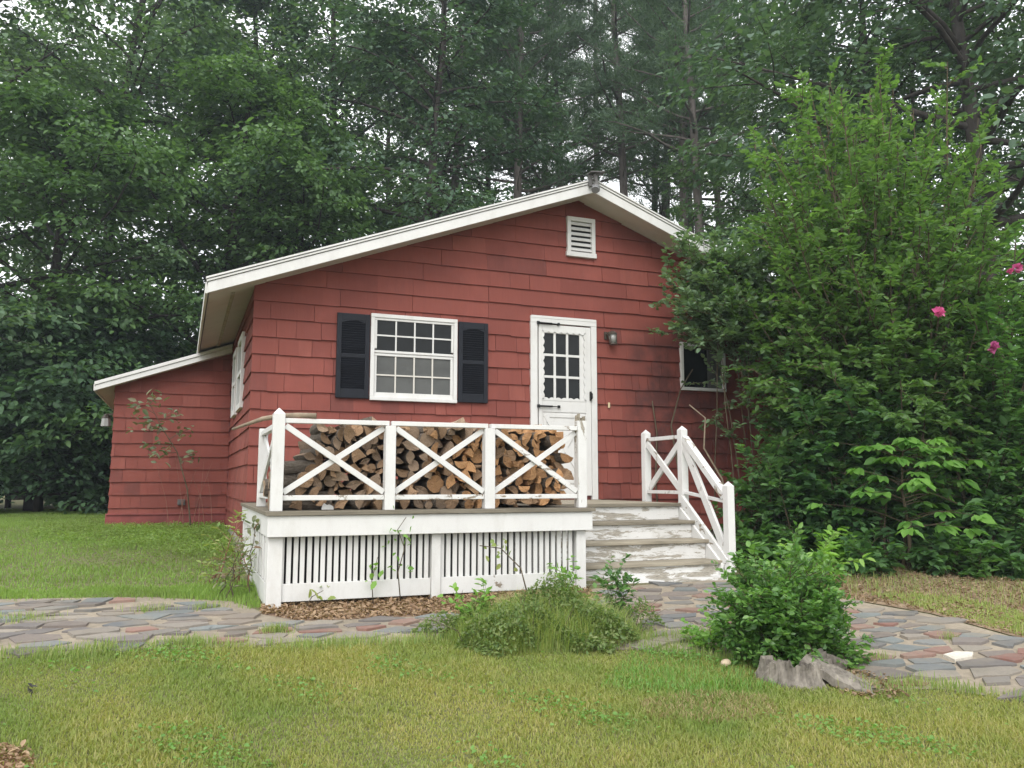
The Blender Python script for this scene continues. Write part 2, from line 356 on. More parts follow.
# flagstones: irregular cells shrunk and raised out of the mortar
def clip(poly, px, py, nx_, ny_):
    o_ = []
    for i in range(len(poly)):
        a, b_ = poly[i], poly[(i+1) % len(poly)]
        da = (a[0]-px)*nx_+(a[1]-py)*ny_; db = (b_[0]-px)*nx_+(b_[1]-py)*ny_
        if da <= 0: o_.append(a)
        if (da < 0 < db) or (db < 0 < da): t = da/(da-db); o_.append((a[0]+(b_[0]-a[0])*t, a[1]+(b_[1]-a[1])*t))
    return o_
seeds = []; xs = [p[0] for p in PATH]; ys = [p[1] for p in PATH]
AN = .45
for _ in range(14000):
    x = random.uniform(min(xs), max(xs)); y = random.uniform(min(ys), max(ys))
    if not inside(PATH, x, y): continue
    md = random.choice((.065, .085, .105, .125, .15, .18))
    if all(math.hypot((x-a)*AN, y-c) > (md+r)/2 for a, c, r in seeds): seeds.append((x, y, md))
wp = on_ground(970, 662); WHITE = min(range(len(seeds)), key=lambda q: math.hypot(seeds[q][0]-wp[0], seeds[q][1]-wp[1])); bm = bmesh.new()
pal = [(.15, .16, .158), (.115, .12, .122), (.155, .175, .172), (.17, .14, .12), (.215, .10, .075), (.23, .13, .10), (.145, .125, .115), (.24, .21, .17), (.19, .172, .15), (.125, .112, .105), (.215, .19, .16)]
cl_layer = bm.loops.layers.float_color.new('stone')
for i, (x, y, r) in enumerate(seeds):
    poly = [(x-.34, y-.2), (x+.34, y-.2), (x+.34, y+.2), (x-.34, y+.2)]
    for j, (a, c, r2) in enumerate(seeds):
        if i == j: continue
        dx, dy = (a-x), (c-y)
        if abs(dx) > 1.3 or abs(dy) > 1: continue
        # anisotropic midline
        nx_, ny_ = dx*AN*AN, dy; l = math.hypot(nx_, ny_)
        poly = clip(poly, x+dx*.5, y+dy*.5, nx_/l, ny_/l)
        if len(poly) < 3: break
    if len(poly) < 3: continue
    sk = random.uniform(.62, .92); cx_ = sum(p[0] for p in poly)/len(poly); cy_ = sum(p[1] for p in poly)/len(poly)
    poly = [(cx_+(a-cx_)*sk+random.gauss(0, .016), cy_+(c-cy_)*sk+random.gauss(0, .009)) for a, c in poly]
    fine = []
    for k in range(len(poly)):                     # chipped edges
        a, c = poly[k], poly[(k+1) % len(poly)]; fine.append(a)
        L = math.hypot(c[0]-a[0], c[1]-a[1])
        for t in ((.33, .66) if L > .18 else ()): fine.append((a[0]+(c[0]-a[0])*t+random.gauss(0, .007), a[1]+(c[1]-a[1])*t+random.gauss(0, .007)))
    if not all(inside(PATH, a, c) for a, c in fine):
        if sum(bool(inside(PATH, a, c)) for a, c in fine) < len(fine)*.7: continue
    if random.random() < .05: continue
    z = float(ground(cx_, cy_)); tz = random.uniform(.010, .022); sx, sy = random.gauss(0, .012), random.gauss(0, .012)
    gs = (float(ground(cx_, cy_+.1))-z)/.1
    top = [bm.verts.new((a, c, z+(c-cy_)*gs+tz+(a-cx_)*sx+(c-cy_)*sy)) for a, c in fine]
    bot = [bm.verts.new((a+(a-cx_)*.03, c+(c-cy_)*.03, z+(c-cy_)*gs-.02)) for a, c in fine]
    try:
        fs = [bm.faces.new(top)]+[bm.faces.new((top[k], bot[k], bot[(k+1) % len(top)], top[(k+1) % len(top)])) for k in range(len(top))]
    except ValueError: continue
    colr = random.choice(pal); g = random.uniform(.85, 1.18)
    if i == WHITE: colr = (.66, .61, .52); g = 1
    for f in fs:
        for lp in f.loops: lp[cl_layer] = (colr[0]*g, colr[1]*g, colr[2]*g, 1)
bmesh.ops.recalc_face_normals(bm, faces=bm.faces)
me = bpy.data.meshes.new('path_paving'); bm.to_mesh(me); bm.free()
m, nt, b, o = newmat('flagstone'); at = N(nt, 'ShaderNodeVertexColor', layer_name='stone')
n = noise(nt, 9, 8); c = mix(nt, ramp(nt, n, [(.4, 0), (.8, .4)]), at.outputs[0], (.27, .235, .19)); fn = noise(nt, 60, 5)
c = mix(nt, ramp(nt, fn, [(.3, .35), (.6, 0)]), c, (.10, .095, .09)); dn = noise(nt, 2.6, 6); c = mix(nt, ramp(nt, dn, [(.46, .0), (.68, .55)]), c, (.225, .19, .14)); ms = noise(nt, 1.7, 8); c = mix(nt, ramp(nt, ms, [(.58, 0), (.72, .4)]), c, (.075, .085, .05)); setc(nt, b, c); b.inputs['Roughness'].default_value = .8; bump(nt, b, n, .4, .01)
tag(link('path_paving', me, m), kind='structure')

# ================================================================== HOUSE
RX, S = 3.73, .3727; ZE = 2.24; ZR = ZE+S*RX; WX = 2*RX; LY = 3.86; HY = 9.4; LW = 1.53
house = thing('house', 'red shingled cottage with white trim, black shutters and a low gable roof', 'house', (0, 0, 0))
openings = [(1.215, 2.175, 1.09, 2.02), (3.10, 3.935, 0, 2.14), (3.58, 3.93, 2.93, 3.40), (5.15, 5.79, 1.37, 1.95)]
def shingle_wall(name, x0, x1, z0, z1, first, pitch, put, cuts, holes, grain=1.0, base=True):
    """rows of tapered shingles; put(x, out, z) maps wall coordinates to the world; cuts: half planes a*x+b*z<=c"""
    bm = bmesh.new()
    def prism8(xa, xb, za, zb, t0, t1, ins=.004):
        pts = [(xa, 0, za), (xb, 0, za), (xb, 0, zb), (xa, 0, zb), (xa, t0, za), (xb, t0, za), (xb, t1, zb), (xa, t1, zb)]
        v = [bm.verts.new(p) for p in pts]
        for q in ((4, 5, 6, 7), (0, 1, 5, 4), (1, 2, 6, 5), (3, 0, 4, 7)): bm.faces.new([v[i] for i in q])
    k0 = math.floor((z0-first)/pitch)
    for k in range(k0, 60):
        za = first+k*pitch; zb = za+pitch+.008
        if zb < z0+.01: continue
        if za > z1: break
        za = max(za, z0)
        x = x0-random.uniform(0, .1); 
        while x < x1:
            wdt = random.choice((.10, .125, .15, .17, .2, .24, .3)) if za < 1.35 else random.choice((.14, .2, .26, .33, .45)) if za < 1.9 else random.choice((.25, .4, .55, .75, .9))
            xa, xb = max(x, x0), min(x+wdt-random.uniform(.001, .0035), x1); x += wdt
            if xb-xa < .015: continue
            xb -= random.choice((-.003, 0, .0015, .003))
            segs = [(xa, xb, za+random.gauss(0, .003), zb)]
            for (hx0, hx1, hz0, hz1) in holes:
                ns = []
                for (a, b_, c, d) in segs:
                    if b_ <= hx0 or a >= hx1 or d <= hz0 or c >= hz1: ns.append((a, b_, c, d)); continue
                    if a < hx0: ns.append((a, hx0, c, d))
                    if b_ > hx1: ns.append((hx1, b_, c, d))
                    if c < hz0: ns.append((max(a, hx0), min(b_, hx1), c, hz0))
                    if d > hz1: ns.append((max(a, hx0), min(b_, hx1), hz1, d))
                segs = ns
            t = random.uniform(.021, .027)
            for (a, b_, c, d) in segs:
                if b_-a > .01 and d-c > .01: prism8(a, b_, c, d, t, .004)
    for (a, b_, c) in cuts:
        # remove a*x+b*z > c
        g = bm.verts[:]+bm.edges[:]+bm.faces[:]; l = math.hypot(a, b_)
        co = (a*c/l/l, 0, b_*c/l/l); bmesh.ops.bisect_plane(bm, geom=g, plane_co=co, plane_no=(a/l, 0, b_/l), clear_outer=True)
    for v in bm.verts: v.co = Vector(put(v.co.x, v.co.y, v.co.z))
    bmesh.ops.recalc_face_normals(bm, faces=bm.faces)
    me = bpy.data.meshes.new(name); bm.to_mesh(me); bm.free()
    return me
zb_ = -.38
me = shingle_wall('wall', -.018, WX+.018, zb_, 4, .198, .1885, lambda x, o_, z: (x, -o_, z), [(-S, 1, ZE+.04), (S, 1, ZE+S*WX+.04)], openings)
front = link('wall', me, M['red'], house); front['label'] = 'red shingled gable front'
me = shingle_wall('wall', -9.4, 0, zb_, ZE-.01, .198, .1885, lambda x, o_, z: (-o_, -x, z), [], [(-1.98, -1.18, 1.06, 1.95), (-3.0, -2.3, 1.06, 1.93)])
link('wall', me, M['red'], house)['label'] = 'red shingled side under the deep eave'
# backing walls
mb = MB(); mb.prism([(0.004, -.4), (WX, -.4), (WX, ZE+.05), (RX, ZR+.05), (0.004, ZE+.05)], 1, .004, .10); mb.box(WX-.1, WX, .10, HY, -.4, ZE); mb.box(0.004, WX-.1, HY-.1, HY, -.4, ZE); mb.box(.004, .1, .10, HY-.1, -.4, ZE)
mb.build('wall_sheathing', M['redtrim'], house)
MB().box(.02, WX-.02, .03, HY-.05, -.75, -.36).box(-.006, .02, .02, HY, -.75, -.37).build('foundation', M['concrete'], house)

# roof: slabs, soffits, rake boards with two stepped trims, eave fascia
OV, EX, T = .42, .48, .115
def roofz(x): return ZE+S*(x if x <= RX else WX-x)
roofp = [(-EX, roofz(-EX)+.03), (RX, ZR+.03), (WX+EX, roofz(-EX)+.03), (WX+EX+.015, roofz(-EX)+T+.02), (RX, ZR+T+.03), (-EX-.015, roofz(-EX)+T+.02)]
rf = MB(); rf.prism(roofp[0:2]+[roofp[4], roofp[5]], 1, -OV+.02, HY+.3); rf.prism([roofp[1], roofp[2], roofp[3], roofp[4]], 1, -OV+.02, HY+.3)
roof = rf.build('roof', M['roof'], house)
so = MB(); t = .028
so.prism([(-EX+.02, roofz(-EX+.02)), (RX, ZR), (RX, ZR+t), (-EX+.02, roofz(-EX+.02)+t)], 1, -OV+.02, HY+.25)
so.prism([(RX, ZR), (WX+EX-.02, roofz(-EX+.02)), (WX+EX-.02, roofz(-EX+.02)+t), (RX, ZR+t)], 1, -OV+.02, HY+.25)
sof = so.build('soffit', M['soffit'], roof)
MB().box(-.24, -.205, .03, 3.7, roofz(-.24)-.014, roofz(-.24)+.004).build('soffit_vent', M['tread'], sof)
for sgn in (1, -1):
    def X(x): return x if sgn == 1 else WX-x
    rk = MB(); lo, hi = -.035, .072
    rk.prism([(X(-EX), roofz(-EX)+lo), (X(RX-.0015), ZR+lo), (X(RX-.0015), ZR+hi), (X(-EX), roofz(-EX)+hi)], 1, -OV-.012, -OV+.018)
    rk.build('rake_board', M['white'], roof, .003)
    tr = MB()
    tr.prism([(X(-EX-.012), roofz(-EX-.012)+hi+.007), (X(RX-.0015), ZR+hi+.007), (X(RX-.0015), ZR+hi+.027), (X(-EX-.012), roofz(-EX-.012)+hi+.027)], 1, -OV-.024, -OV+.016)
    tr.prism([(X(-EX-.02), roofz(-EX-.02)+hi+.035), (X(RX-.0015), ZR+hi+.035), (X(RX-.0015), ZR+hi+.054), (X(-EX-.02), roofz(-EX-.02)+hi+.054)], 1, -OV-.034, -OV+.016)
    tr.build('drip_trim', M['white'], roof, .002)
MB().box(-EX-.022, -EX+.004, -OV+.02, HY+.2, roofz(-EX)-.035, roofz(-EX)+.075).build('fascia', M['white'], roof, .003)
MB().box(WX+EX-.004, WX+EX+.022, -OV+.02, HY+.2, roofz(-EX)-.035, roofz(-EX)+.075).build('fascia', M['white'], roof, .003)

# side addition (shed-roofed wing)
LS = .358
def lz(x): return 1.455+LS*(x+1.76)
wing = MB(); wing.prism([(-LW, -.24), (0, -.24), (0, lz(0)), (-LW, lz(-LW))], 1, LY+.004, LY+3.4); wing.build('wing_sheathing', M['redtrim'], house)
me = shingle_wall('wing_wall', -LW-.012, -.02, -.235, 2.2, .737, .1785, lambda x, o_, z: (x, LY-o_, z), [(-LS, 1, 1.455+LS*1.76+.01)], [])
link('wing_wall', me, M['red'], house)['label'] = 'red shingled front of the low side wing'
me = shingle_wall('wing_wall', -LY-3.4, -LY, -.235, 1.60, .737, .1785, lambda x, o_, z: (-LW-o_, -x, z), [], [])
link('wing_wall', me, M['red'], house)
MB().box(-LW-.045, -.004, LY-.032, LY+.02, -.50, -.232).box(-LW-.035, -.004, LY-.05, LY-.0325, -.252, -.23).box(-LW-.045, -LW+.01, LY+.021, LY+3.4, -.50, -.232).build('skirt_board', M['redtrim'], house, .004)
wr = MB(); wr.prism([(-1.77, lz(-1.77)+.02), (-.005, lz(-.005)+.02), (-.005, lz(-.005)+.115), (-1.79, lz(-1.79)+.115)], 1, LY-.2, LY+3.6)
wroof = wr.build('wing_roof', M['roof'], house)
MB().prism([(-1.765, lz(-1.765)-.006), (-.02, lz(-.02)-.006), (-.02, lz(-.02)+.016), (-1.765, lz(-1.765)+.016)], 1, LY-.19, LY+3.5).build('soffit', M['soffit'], wroof)
MB().prism([(-1.77, lz(-1.77)-.014), (-.03, lz(-.03)-.014), (-.03, lz(-.03)+.058), (-1.77, lz(-1.77)+.058)], 1, LY-.232, LY-.202).build('rake_board', M['white'], wroof, .003)
MB().prism([(-1.785, lz(-1.785)+.062), (-.03, lz(-.03)+.062), (-.03, lz(-.03)+.108), (-1.785, lz(-1.785)+.108)], 1, LY-.246, LY-.202).build('drip_trim', M['white'], wroof, .003)
MB().box(-1.795, -1.771, LY-.2, LY+3.5, lz(-1.78)-.014, lz(-1.78)+.075).build('fascia', M['white'], wroof, .003)
ob = MB(); ob.box(-.67, -.57, LY-.065, LY-.02, -.12, -.04); ob.box(-.655, -.585, LY-.075, LY-.066, -.105, -.06)
ob.build('outlet_box', M['darkgrey'], house, .004)
lt = MB(); lt.beam((-LW, LY+.6, 1.19), (-LW-.15, LY+.6, 1.17), (0, 0, 1), .02, .02); lt.tube([(-LW-.15, LY+.6, 1.18), (-LW-.15, LY+.6, 1.12)], [.02, .07], 8)
lan = lt.build('wall_lantern', M['bronze'], house)
MB().tube([(-LW-.15, LY+.6, 1.115), (-LW-.15, LY+.6, 1.0)], [.062, .075], 8).build('lamp_glass', M['lampglass'], lan)

# windows
def window(x0, x1, z0, z1, kind, parent):
    fw = .042; fr = MB(); y0, y1 = -.046, .0035
    fr.box(x0, x1, y0, y1, z1-fw, z1).box(x0, x1, y0-.006, y1, z0, z0+fw*.95).box(x0, x0+fw, y0, y1, z0+fw*.95+.001, z1-fw-.001).box(x1-fw, x1, y0, y1, z0+fw*.95+.001, z1-fw-.001)
    win = fr.build('window', M['white'], parent, .004)
    a, b_, c, d = x0+fw+.001, x1-fw-.001, z0+fw*.95+.001, z1-fw-.001; mid = c+(d-c)*.555
    if kind == 'double':
        for (lo, hi, yy, gm, wd) in ((mid, d, -.034, 'glassd', .026), (c, mid-.002, -.024, 'glasss', .030)):
            s_ = MB(); y = yy
            s_.box(a, b_, y, .003, hi-wd, hi).box(a, b_, y, .003, lo, lo+wd+(.018 if lo == c else 0)).box(a, a+wd, y, .003, lo+wd+.019, hi-wd-.001).box(b_-wd, b_, y, .003, lo+wd+.019, hi-wd-.001)
            sash = s_.build('sash', M['white'], win, .003)
            g0, g1, h0, h1 = a+wd, b_-wd, lo+wd, hi-wd
            MB().box(g0-.004, g1+.004, y+.016, y+.0195, h0-.004, h1+.004).build('pane', M[gm], win)
            mu = MB(); q = .016
            for i in (1, 2, 3): xx = g0+(g1-g0)*i/4; mu.box(xx-q/2, xx+q/2, y+.004, y+.0155, h0, h1)
            zz = (h0+h1)/2
            for i in range(4):
                xa = g0+(g1-g0)*i/4+(q/2 if i else 0)+.0005; xb = g0+(g1-g0)*(i+1)/4-(q/2 if i < 3 else 0)-.0005; mu.box(xa, xb, y+.004, y+.0155, zz-q/2, zz+q/2)
            mu.build('muntin', M['white'] if gm == 'glassd' else M['soffit'], win)
    else:
        MB().box(a-.005, b_+.005, -.008, -.004, c-.005, d+.005).build('pane', M['glassd'], win)
        MB().box(a+(b_-a)*.63, b_, -.020, -.009, c, d).build('window_screen', M['glasss'], win)
    return win
window(1.204, 2.187, 1.082, 2.031, 'double', house)
wn = window(5.134, 5.806, 1.355, 1.965, 'slide', house); wn['label'] = 'small window half hidden by shrub leaves'
for (ya, yb, za, zb2) in ((1.18, 1.98, 1.06, 1.95), (2.3, 3.0, 1.06, 1.93)):
    f = MB(); f.box(-.05, .003, ya, ya+.07, za, zb2).box(-.05, .003, yb-.07, yb, za, zb2).box(-.05, .003, ya+.071, yb-.071, zb2-.07, zb2).box(-.05, .003, ya+.071, yb-.071, za, za+.07).box(-.045, .003, ya+.071, yb-.071, (za+zb2)/2-.025, (za+zb2)/2+.025)
    sw = f.build('window', M['white'], house, .004); sw['label'] = 'side window under the deep eave'
    MB().box(-.014, -.006, ya+.06, yb-.06, za+.06, zb2-.06).build('pane', M['glassd'], sw)

# louvred shutters
def shutter(x0, x1, z0, z1):
    f = MB(); st = .05; y0, y1 = -.048, -.022; rails = [(z0, z0+.10), ((z0+z1)/2-.022, (z0+z1)/2+.022), (z1-.075, z1)]
    f.box(x0, x0+st, y0, y1, z0, z1).box(x1-st, x1, y0, y1, z0, z1)
    for a, b_ in rails: f.box(x0+st, x1-st, y0+.002, y1, a, b_)
    n_ = 8; arc = [(x0+st, z1-.075)]+[(x0+st+(x1-x0-2*st)*i/n_, z1-.078-.03*(1-math.sin(math.pi*i/n_))) for i in range(n_+1)]+[(x1-st, z1-.075)]
    f.prism(arc, 1, y0+.003, y1-.002)
    sh = f.build('shutter', M['shutter'], house, .003)
    lv = MB()
    for (a, b_) in ((rails[0][1], rails[1][0]), (rails[1][1], rails[2][0])):
        nl = 14; p = (b_-a)/nl
        for i in range(nl): z = a+(i+.5)*p; lv.beam((x0+st+.001, y0+.012, z), (x1-st-.001, y0+.012, z), (0, -.45, 1), .006, p*.98)
    lv.build('louver', M['shutter'], sh)
    MB().box(x0+.01, x1-.01, y1, y1+.003, z0+.01, z1-.01).build('shutter_back', M['shutter'], sh)
shutter(.838, 1.192, 1.095, 2.01); shutter(2.2, 2.553, 1.095, 2.01)

# gable vent
v = MB(); x0, x1, z0, z1 = 3.566, 3.944, 2.925, 3.41; q = .05
v.box(x0, x1, -.05, .003, z1-q, z1).box(x0, x0+q, -.05, .003, z0+q, z1-q-.001).box(x1-q, x1, -.05, .003, z0+q, z1-q-.001).box(x0-.012, x1+.012, -.058, .003, z0-.01, z0+q-.001)
vent = v.build('gable_vent', M['white'], house, .004); v = MB()
for i in range(6): z = z0+q+(z1-z0-2*q)*(i+.5)/6; v.beam((x0+q+.001, -.028, z+.004), (x1-q-.001, -.028, z+.004), (0, .75, 1), .008, .056)
v.build('louver', M['white'], vent); MB().box(x0+q, x1-q, -.006, -.002, z0+q, z1-q).build('vent_screen', M['black'], vent)

# front door: trim, storm door, scalloped glass surround, nine panes, crossbuck, closers, handle
d = MB(); d.box(3.085, 3.17, -.044, .003, 0.005, 2.07).box(3.872, 3.946, -.044, .003, 0.005, 2.07).box(3.085, 3.946, -.046, .003, 2.071, 2.15).box(3.09, 3.94, -.05, -.0465, 2.125, 2.155)
door = d.build('door', M['white'], house, .004); door['label'] = 'white storm door with scalloped glass and crossbuck panel'
p = MB(); y0, y1 = -.036, -.004; a, b_ = 3.188, 3.868
p.box(a, 3.232, y0, y1, .05, 2.055).box(3.80, b_, y0, y1, .05, 2.055).box(3.2325, 3.7995, y0, y1, 1.985, 2.055).box(3.2325, 3.7995, y0, y1, 1.02, 1.165).box(3.2325, 3.7995, y0, y1, .05, .17)
p.box(3.2325, 3.7995, y0+.008, y1, .1705, 1.0195)
pan = p.build('door_panel', M['white'], door, .003)
xb = MB(); 
for z in ((.225, .985),):
    xb.beam((3.27, y0+.004, z[0]), (3.765, y0+.004, z[1]), (0, 0, 1), .014, .055).beam((3.27, y0+.001, z[1]), (3.765, y0+.001, z[0]), (0, 0, 1), .014, .055)
    xb.box(3.25, 3.785, y0-.001, y0+.01, .96, .998).box(3.25, 3.785, y0-.001, y0+.01, .19, .226).box(3.25, 3.285, y0-.0015, y0+.01, .227, .959).box(3.75, 3.785, y0-.0015, y0+.01, .227, .959)
xb.build('crossbuck', M['white'], door, .002)
MB().box(3.2325, 3.7995, -.012, -.008, 1.165, 1.985).build('pane', M['glassd'], door)
mu = MB(); gx0, gx1, gz0, gz1 = 3.235, 3.725, 1.18, 1.955; q = .028
for i in (1, 2): xx = gx0+(gx1-gx0)*i/3; mu.box(xx-q/2, xx+q/2, -.026, -.013, gz0, gz1)
for j in (1, 2):
    zz = gz0+(gz1-gz0)*j/3
    for i in range(3): mu.box(gx0+(gx1-gx0)*i/3+(q/2 if i else 0), gx0+(gx1-gx0)*(i+1)/3-(q/2 if i < 2 else 0), -.026, -.013, zz-q/2, zz+q/2)
mu.box(gx1, 3.7995, -.026, -.013, gz0, gz1).box(3.2325, 3.7995, -.026, -.013, gz1, 1.985).box(3.2325, 3.7995, -.026, -.013, 1.165, gz0)
mu.build('muntin', M['white'], door)
sc = MB()
def scallop(p0, p1, nrm, n_, r):
    p0 = Vector(p0); p1 = Vector(p1); nrm = Vector(nrm)
    for i in range(n_):
        a_ = p0+(p1-p0)*(i/n_); c_ = p0+(p1-p0)*((i+1)/n_); pts = [a_-nrm*.01]
        pts += [a_+(c_-a_)*(k/6)+nrm*(r*(.35+.65*math.sin(math.pi*k/6))) for k in range(7)]; pts.append(c_-nrm*.01)
        sc.prism([(q_.x, q_.y) for q_ in pts], 1, -.040, -.034)
scallop((3.2325, 1.985), (3.7995, 1.985), (0, -1), 7, .028); scallop((3.2325, 1.165), (3.7995, 1.165), (0, 1), 7, .028)
scallop((3.2325, 1.165), (3.2325, 1.985), (1, 0), 9, .028); scallop((3.7995, 1.165), (3.7995, 1.985), (-1, 0), 9, .028)
sc.build('scalloped_trim', M['white'], door)
MB().box(3.868-.022, 3.868-.004, -.065, -.037, 1.17, 1.28).tube([(3.86, -.07, 1.19), (3.86, -.085, 1.2), (3.86, -.085, 1.25), (3.86, -.07, 1.26)], [.007]*4, 6).build('handle', M['black'], door, .002)
for z in (2.066, 1.085): MB().tube([(3.17, -.06, z), (3.35, -.06, z), (3.352, -.06, z), (3.44, -.06, z-.002)], [.011, .011, .006, .006], 8).box(3.16, 3.19, -.066, -.046, z-.018, z+.018).box(3.425, 3.45, -.066, -.037, z-.016, z+.014).build('door_closer', M['black'], door)
MB().box(3.06, 3.97, -.075, -.003, -.012, .004).build('door_sill', M['tread'], door, .003)

# wall lamp, doorbell plate, small bracket, ridge floodlight
lm = MB(); lm.box(4.06, 4.10, -.035, -.018, 1.93, 2.02); lm.tube([(4.08, -.03, 1.985), (4.095, -.08, 2.005), (4.12, -.10, 2.0)], [.012]*3, 6); lm.tube([(4.125, -.10, 2.02), (4.13, -.10, 1.985)], [.03, .065], 8)
for k in range(4): t = k*math.pi/2+.5; lm.tube([(4.13+.06*math.cos(t), -.10+.06*math.sin(t), 1.985), (4.145+.045*math.cos(t), -.10+.045*math.sin(t), 1.87)], [.006]*2, 5)
lm.tube([(4.145, -.10, 1.875), (4.145, -.10, 1.86)], [.05, .05], 8)
lam = lm.build('wall_lamp', M['bronze'], house); MB().tube([(4.13, -.10, 1.983), (4.145, -.10, 1.878)], [.05, .04], 8).build('lamp_glass', M['lampglass'], lam, smooth=True)
MB().box(4.10, 4.125, -.036, -.018, 1.095, 1.16).build('doorbell', M['brass'], house, .004)
fl = MB(); rz_ = ZR+.03
fl.box(RX-.085, RX-.045, -OV-.06, -OV-.03, rz_-.01, rz_+.13)
fl.prism([(RX-.10, rz_+.128), (RX+.085, rz_+.150), (RX+.085, rz_+.163), (RX-.10, rz_+.141)], 1, -OV-.14, -OV-.02)
fl.tube([(RX-.02, -OV-.07, rz_+.13), (RX-.0, -OV-.08, rz_+.04), (RX-.01, -OV-.09, rz_-.02), (RX-.04, -OV-.13, rz_-.07)], [.03, .026, .04, .052], 10)
flo = fl.build('floodlight', M['darkgrey'], house); MB().tube([(RX-.032, -OV-.12, rz_-.055), (RX-.055, -OV-.15, rz_-.09)], [.05, .044], 10).build('bulb', M['bulb'], flo)

# ================================================================== PORCH (deck, railing, slatted skirt)
DX0, DX1, DY = -.06, 2.49, -2.70
porch = thing('porch', 'white wooden porch deck with X-braced railing and slatted skirt', 'porch', (1.2, -1.3, -.67))
fb = MB()
nb = 15
for i in range(nb): y = DY-.02+(2.66)*i/nb; fb.box(DX0-.015, DX1+.03, y, y+2.66/nb-.006, -.028, .002)
fb.build('deck_floor', M['tread'], porch, .003)
MB().box(DX0, DX1+.01, DY, DY+.035, -.178, -.030).box(DX0, DX0+.03, DY+.0355, -.08, -.178, -.030).box(DX1-.02, DX1+.01, DY+.0355, -.08, -.178, -.030).build('fascia_board', M['white'], porch, .004)
sk = MB(); PY = DY+.05
for x in (-.03, 1.155, 2.375):
    w_ = .085 if x != 1.155 else .07
    MB().box(x-.02 if x < 0 else x, x+w_, PY-.004, PY+.085, -.685, -.181).build('skirt_post', M['white'] if x < 2 else M['worn'], porch, .004)
MB().box(.037, 1.153, PY+.016, PY+.04, -.637, -.512).box(1.227, 2.373, PY+.016, PY+.04, -.637, -.512).build('skirt_board', M['worn'], porch, .003)
sl_ = MB()
for (a, b_, n_) in ((.037, 1.153, 23), (1.227, 2.373, 22)):
    p_ = (b_-a)/n_
    for i in range(n_): x = a+p_*i+random.gauss(0, .0012); sl_.box(x, x+p_*.64, PY+.03, PY+.05, -.511, -.18)
sl_.build('skirt_slat', M['white'], porch)
ss = MB(); 
for i in range(12): y = DY+.16+i*.21; ss.box(-.05, -.03, y, y+.035*3, -.5, -.18)
ss.box(-.052, -.028, DY+.14, -.1, -.66, -.505).build('side_skirt', M['worn'], porch, .003)
MB().box(.0, 2.42, PY+.5, PY+.52, -.7, -.05).build('underdeck_shade_panel', M['black'], porch)  # added black sheet, stands in for the shade under the deck
# railing
RY0, RY1 = DY+.02, DY+.10; RYm = (RY0+RY1)/2
def post(x0, x1, y0, y1, z0, z1, parent, mat, cap=True):
    k = MB(); k.box(x0, x1, y0, y1, z0, z1)
    if cap:
        b0 = len(k.v); c = ((x0+x1)/2, (y0+y1)/2, z1+.045)
        k.v += [(x0, y0, z1), (x1, y0, z1), (x1, y1, z1), (x0, y1, z1), c]; k.f += [(b0, b0+1, b0+4), (b0+1, b0+2, b0+4), (b0+2, b0+3, b0+4), (b0+3, b0, b0+4)]; k.m += [0]*4
    return k.build('railing_post', mat, parent, .003)
PX = [(-.043, .040), (.778, .856), (1.573, 1.656), (2.385, 2.462)]
post(*PX[0], RY0, RY1, .003, .70, porch, M['white']); post(*PX[1], RY0, RY1, .003, .632, porch, M['white'], False); post(*PX[2], RY0, RY1, .003, .632, porch, M['white'], False)
post(*PX[3], RY0, RY1, .003, .715, porch, M['peelv'], False)
pc = MB()                                          # splintered top of the corner post
for i in range(7): x = 2.388+i*.0105; pc.prism([(x, .71), (x+.010, .71), (x+.004+random.uniform(-.004, .006), .735+random.uniform(0, .05))], 1, RY0+random.uniform(0, .03), RY1-random.uniform(0, .03))
pc.build('post_splinter', M['tread'], porch)
for i in range(3):
    xa, xb_ = PX[i][1]+.001, PX[i+1][0]-.001
    MB().box(xa-.03 if i else xa, xb_+.03 if i < 2 else xb_, RY0+.012, RY1-.012, .634, .668).build('top_rail', M['railp'] if i == 2 else M['white'], porch, .003)
    MB().box(xa, xb_, RY0+.02, RY1-.02, .078, .114).build('bottom_rail', M['railp'], porch, .003)
    mt = M['railp'] if i == 2 else M['white']
    MB().beam((xa+.005, RYm-.012, .615), (xb_-.005, RYm-.012, .135), (0, 0, 1), .020, .042).build('brace', mt, porch, .002)
    MB().beam((xa+.005, RYm+.012, .135), (xb_-.005, RYm+.012, .615), (0, 0, 1), .020, .042).build('brace', mt, porch, .002)
by = DY+1.22
post(-.035, .035, by, by+.07, .003, .66, porch, M['worn'], False)
MB().box(-.022, .022, RY1+.001, by-.001, .60, .64).build('top_rail', M['worn'], porch, .003); MB().box(-.02, .02, RY1+.001, by-.001, .078, .114).build('bottom_rail', M['worn'], porch, .003)
MB().beam((-.012, RY1+.01, .59), (-.012, by-.01, .13), (0, 0, 1), .02, .042).build('brace', M['white'], porch, .002); MB().beam((.012, RY1+.01, .13), (.012, by-.01, .59), (0, 0, 1), .02, .042).build('brace', M['white'], porch, .002)

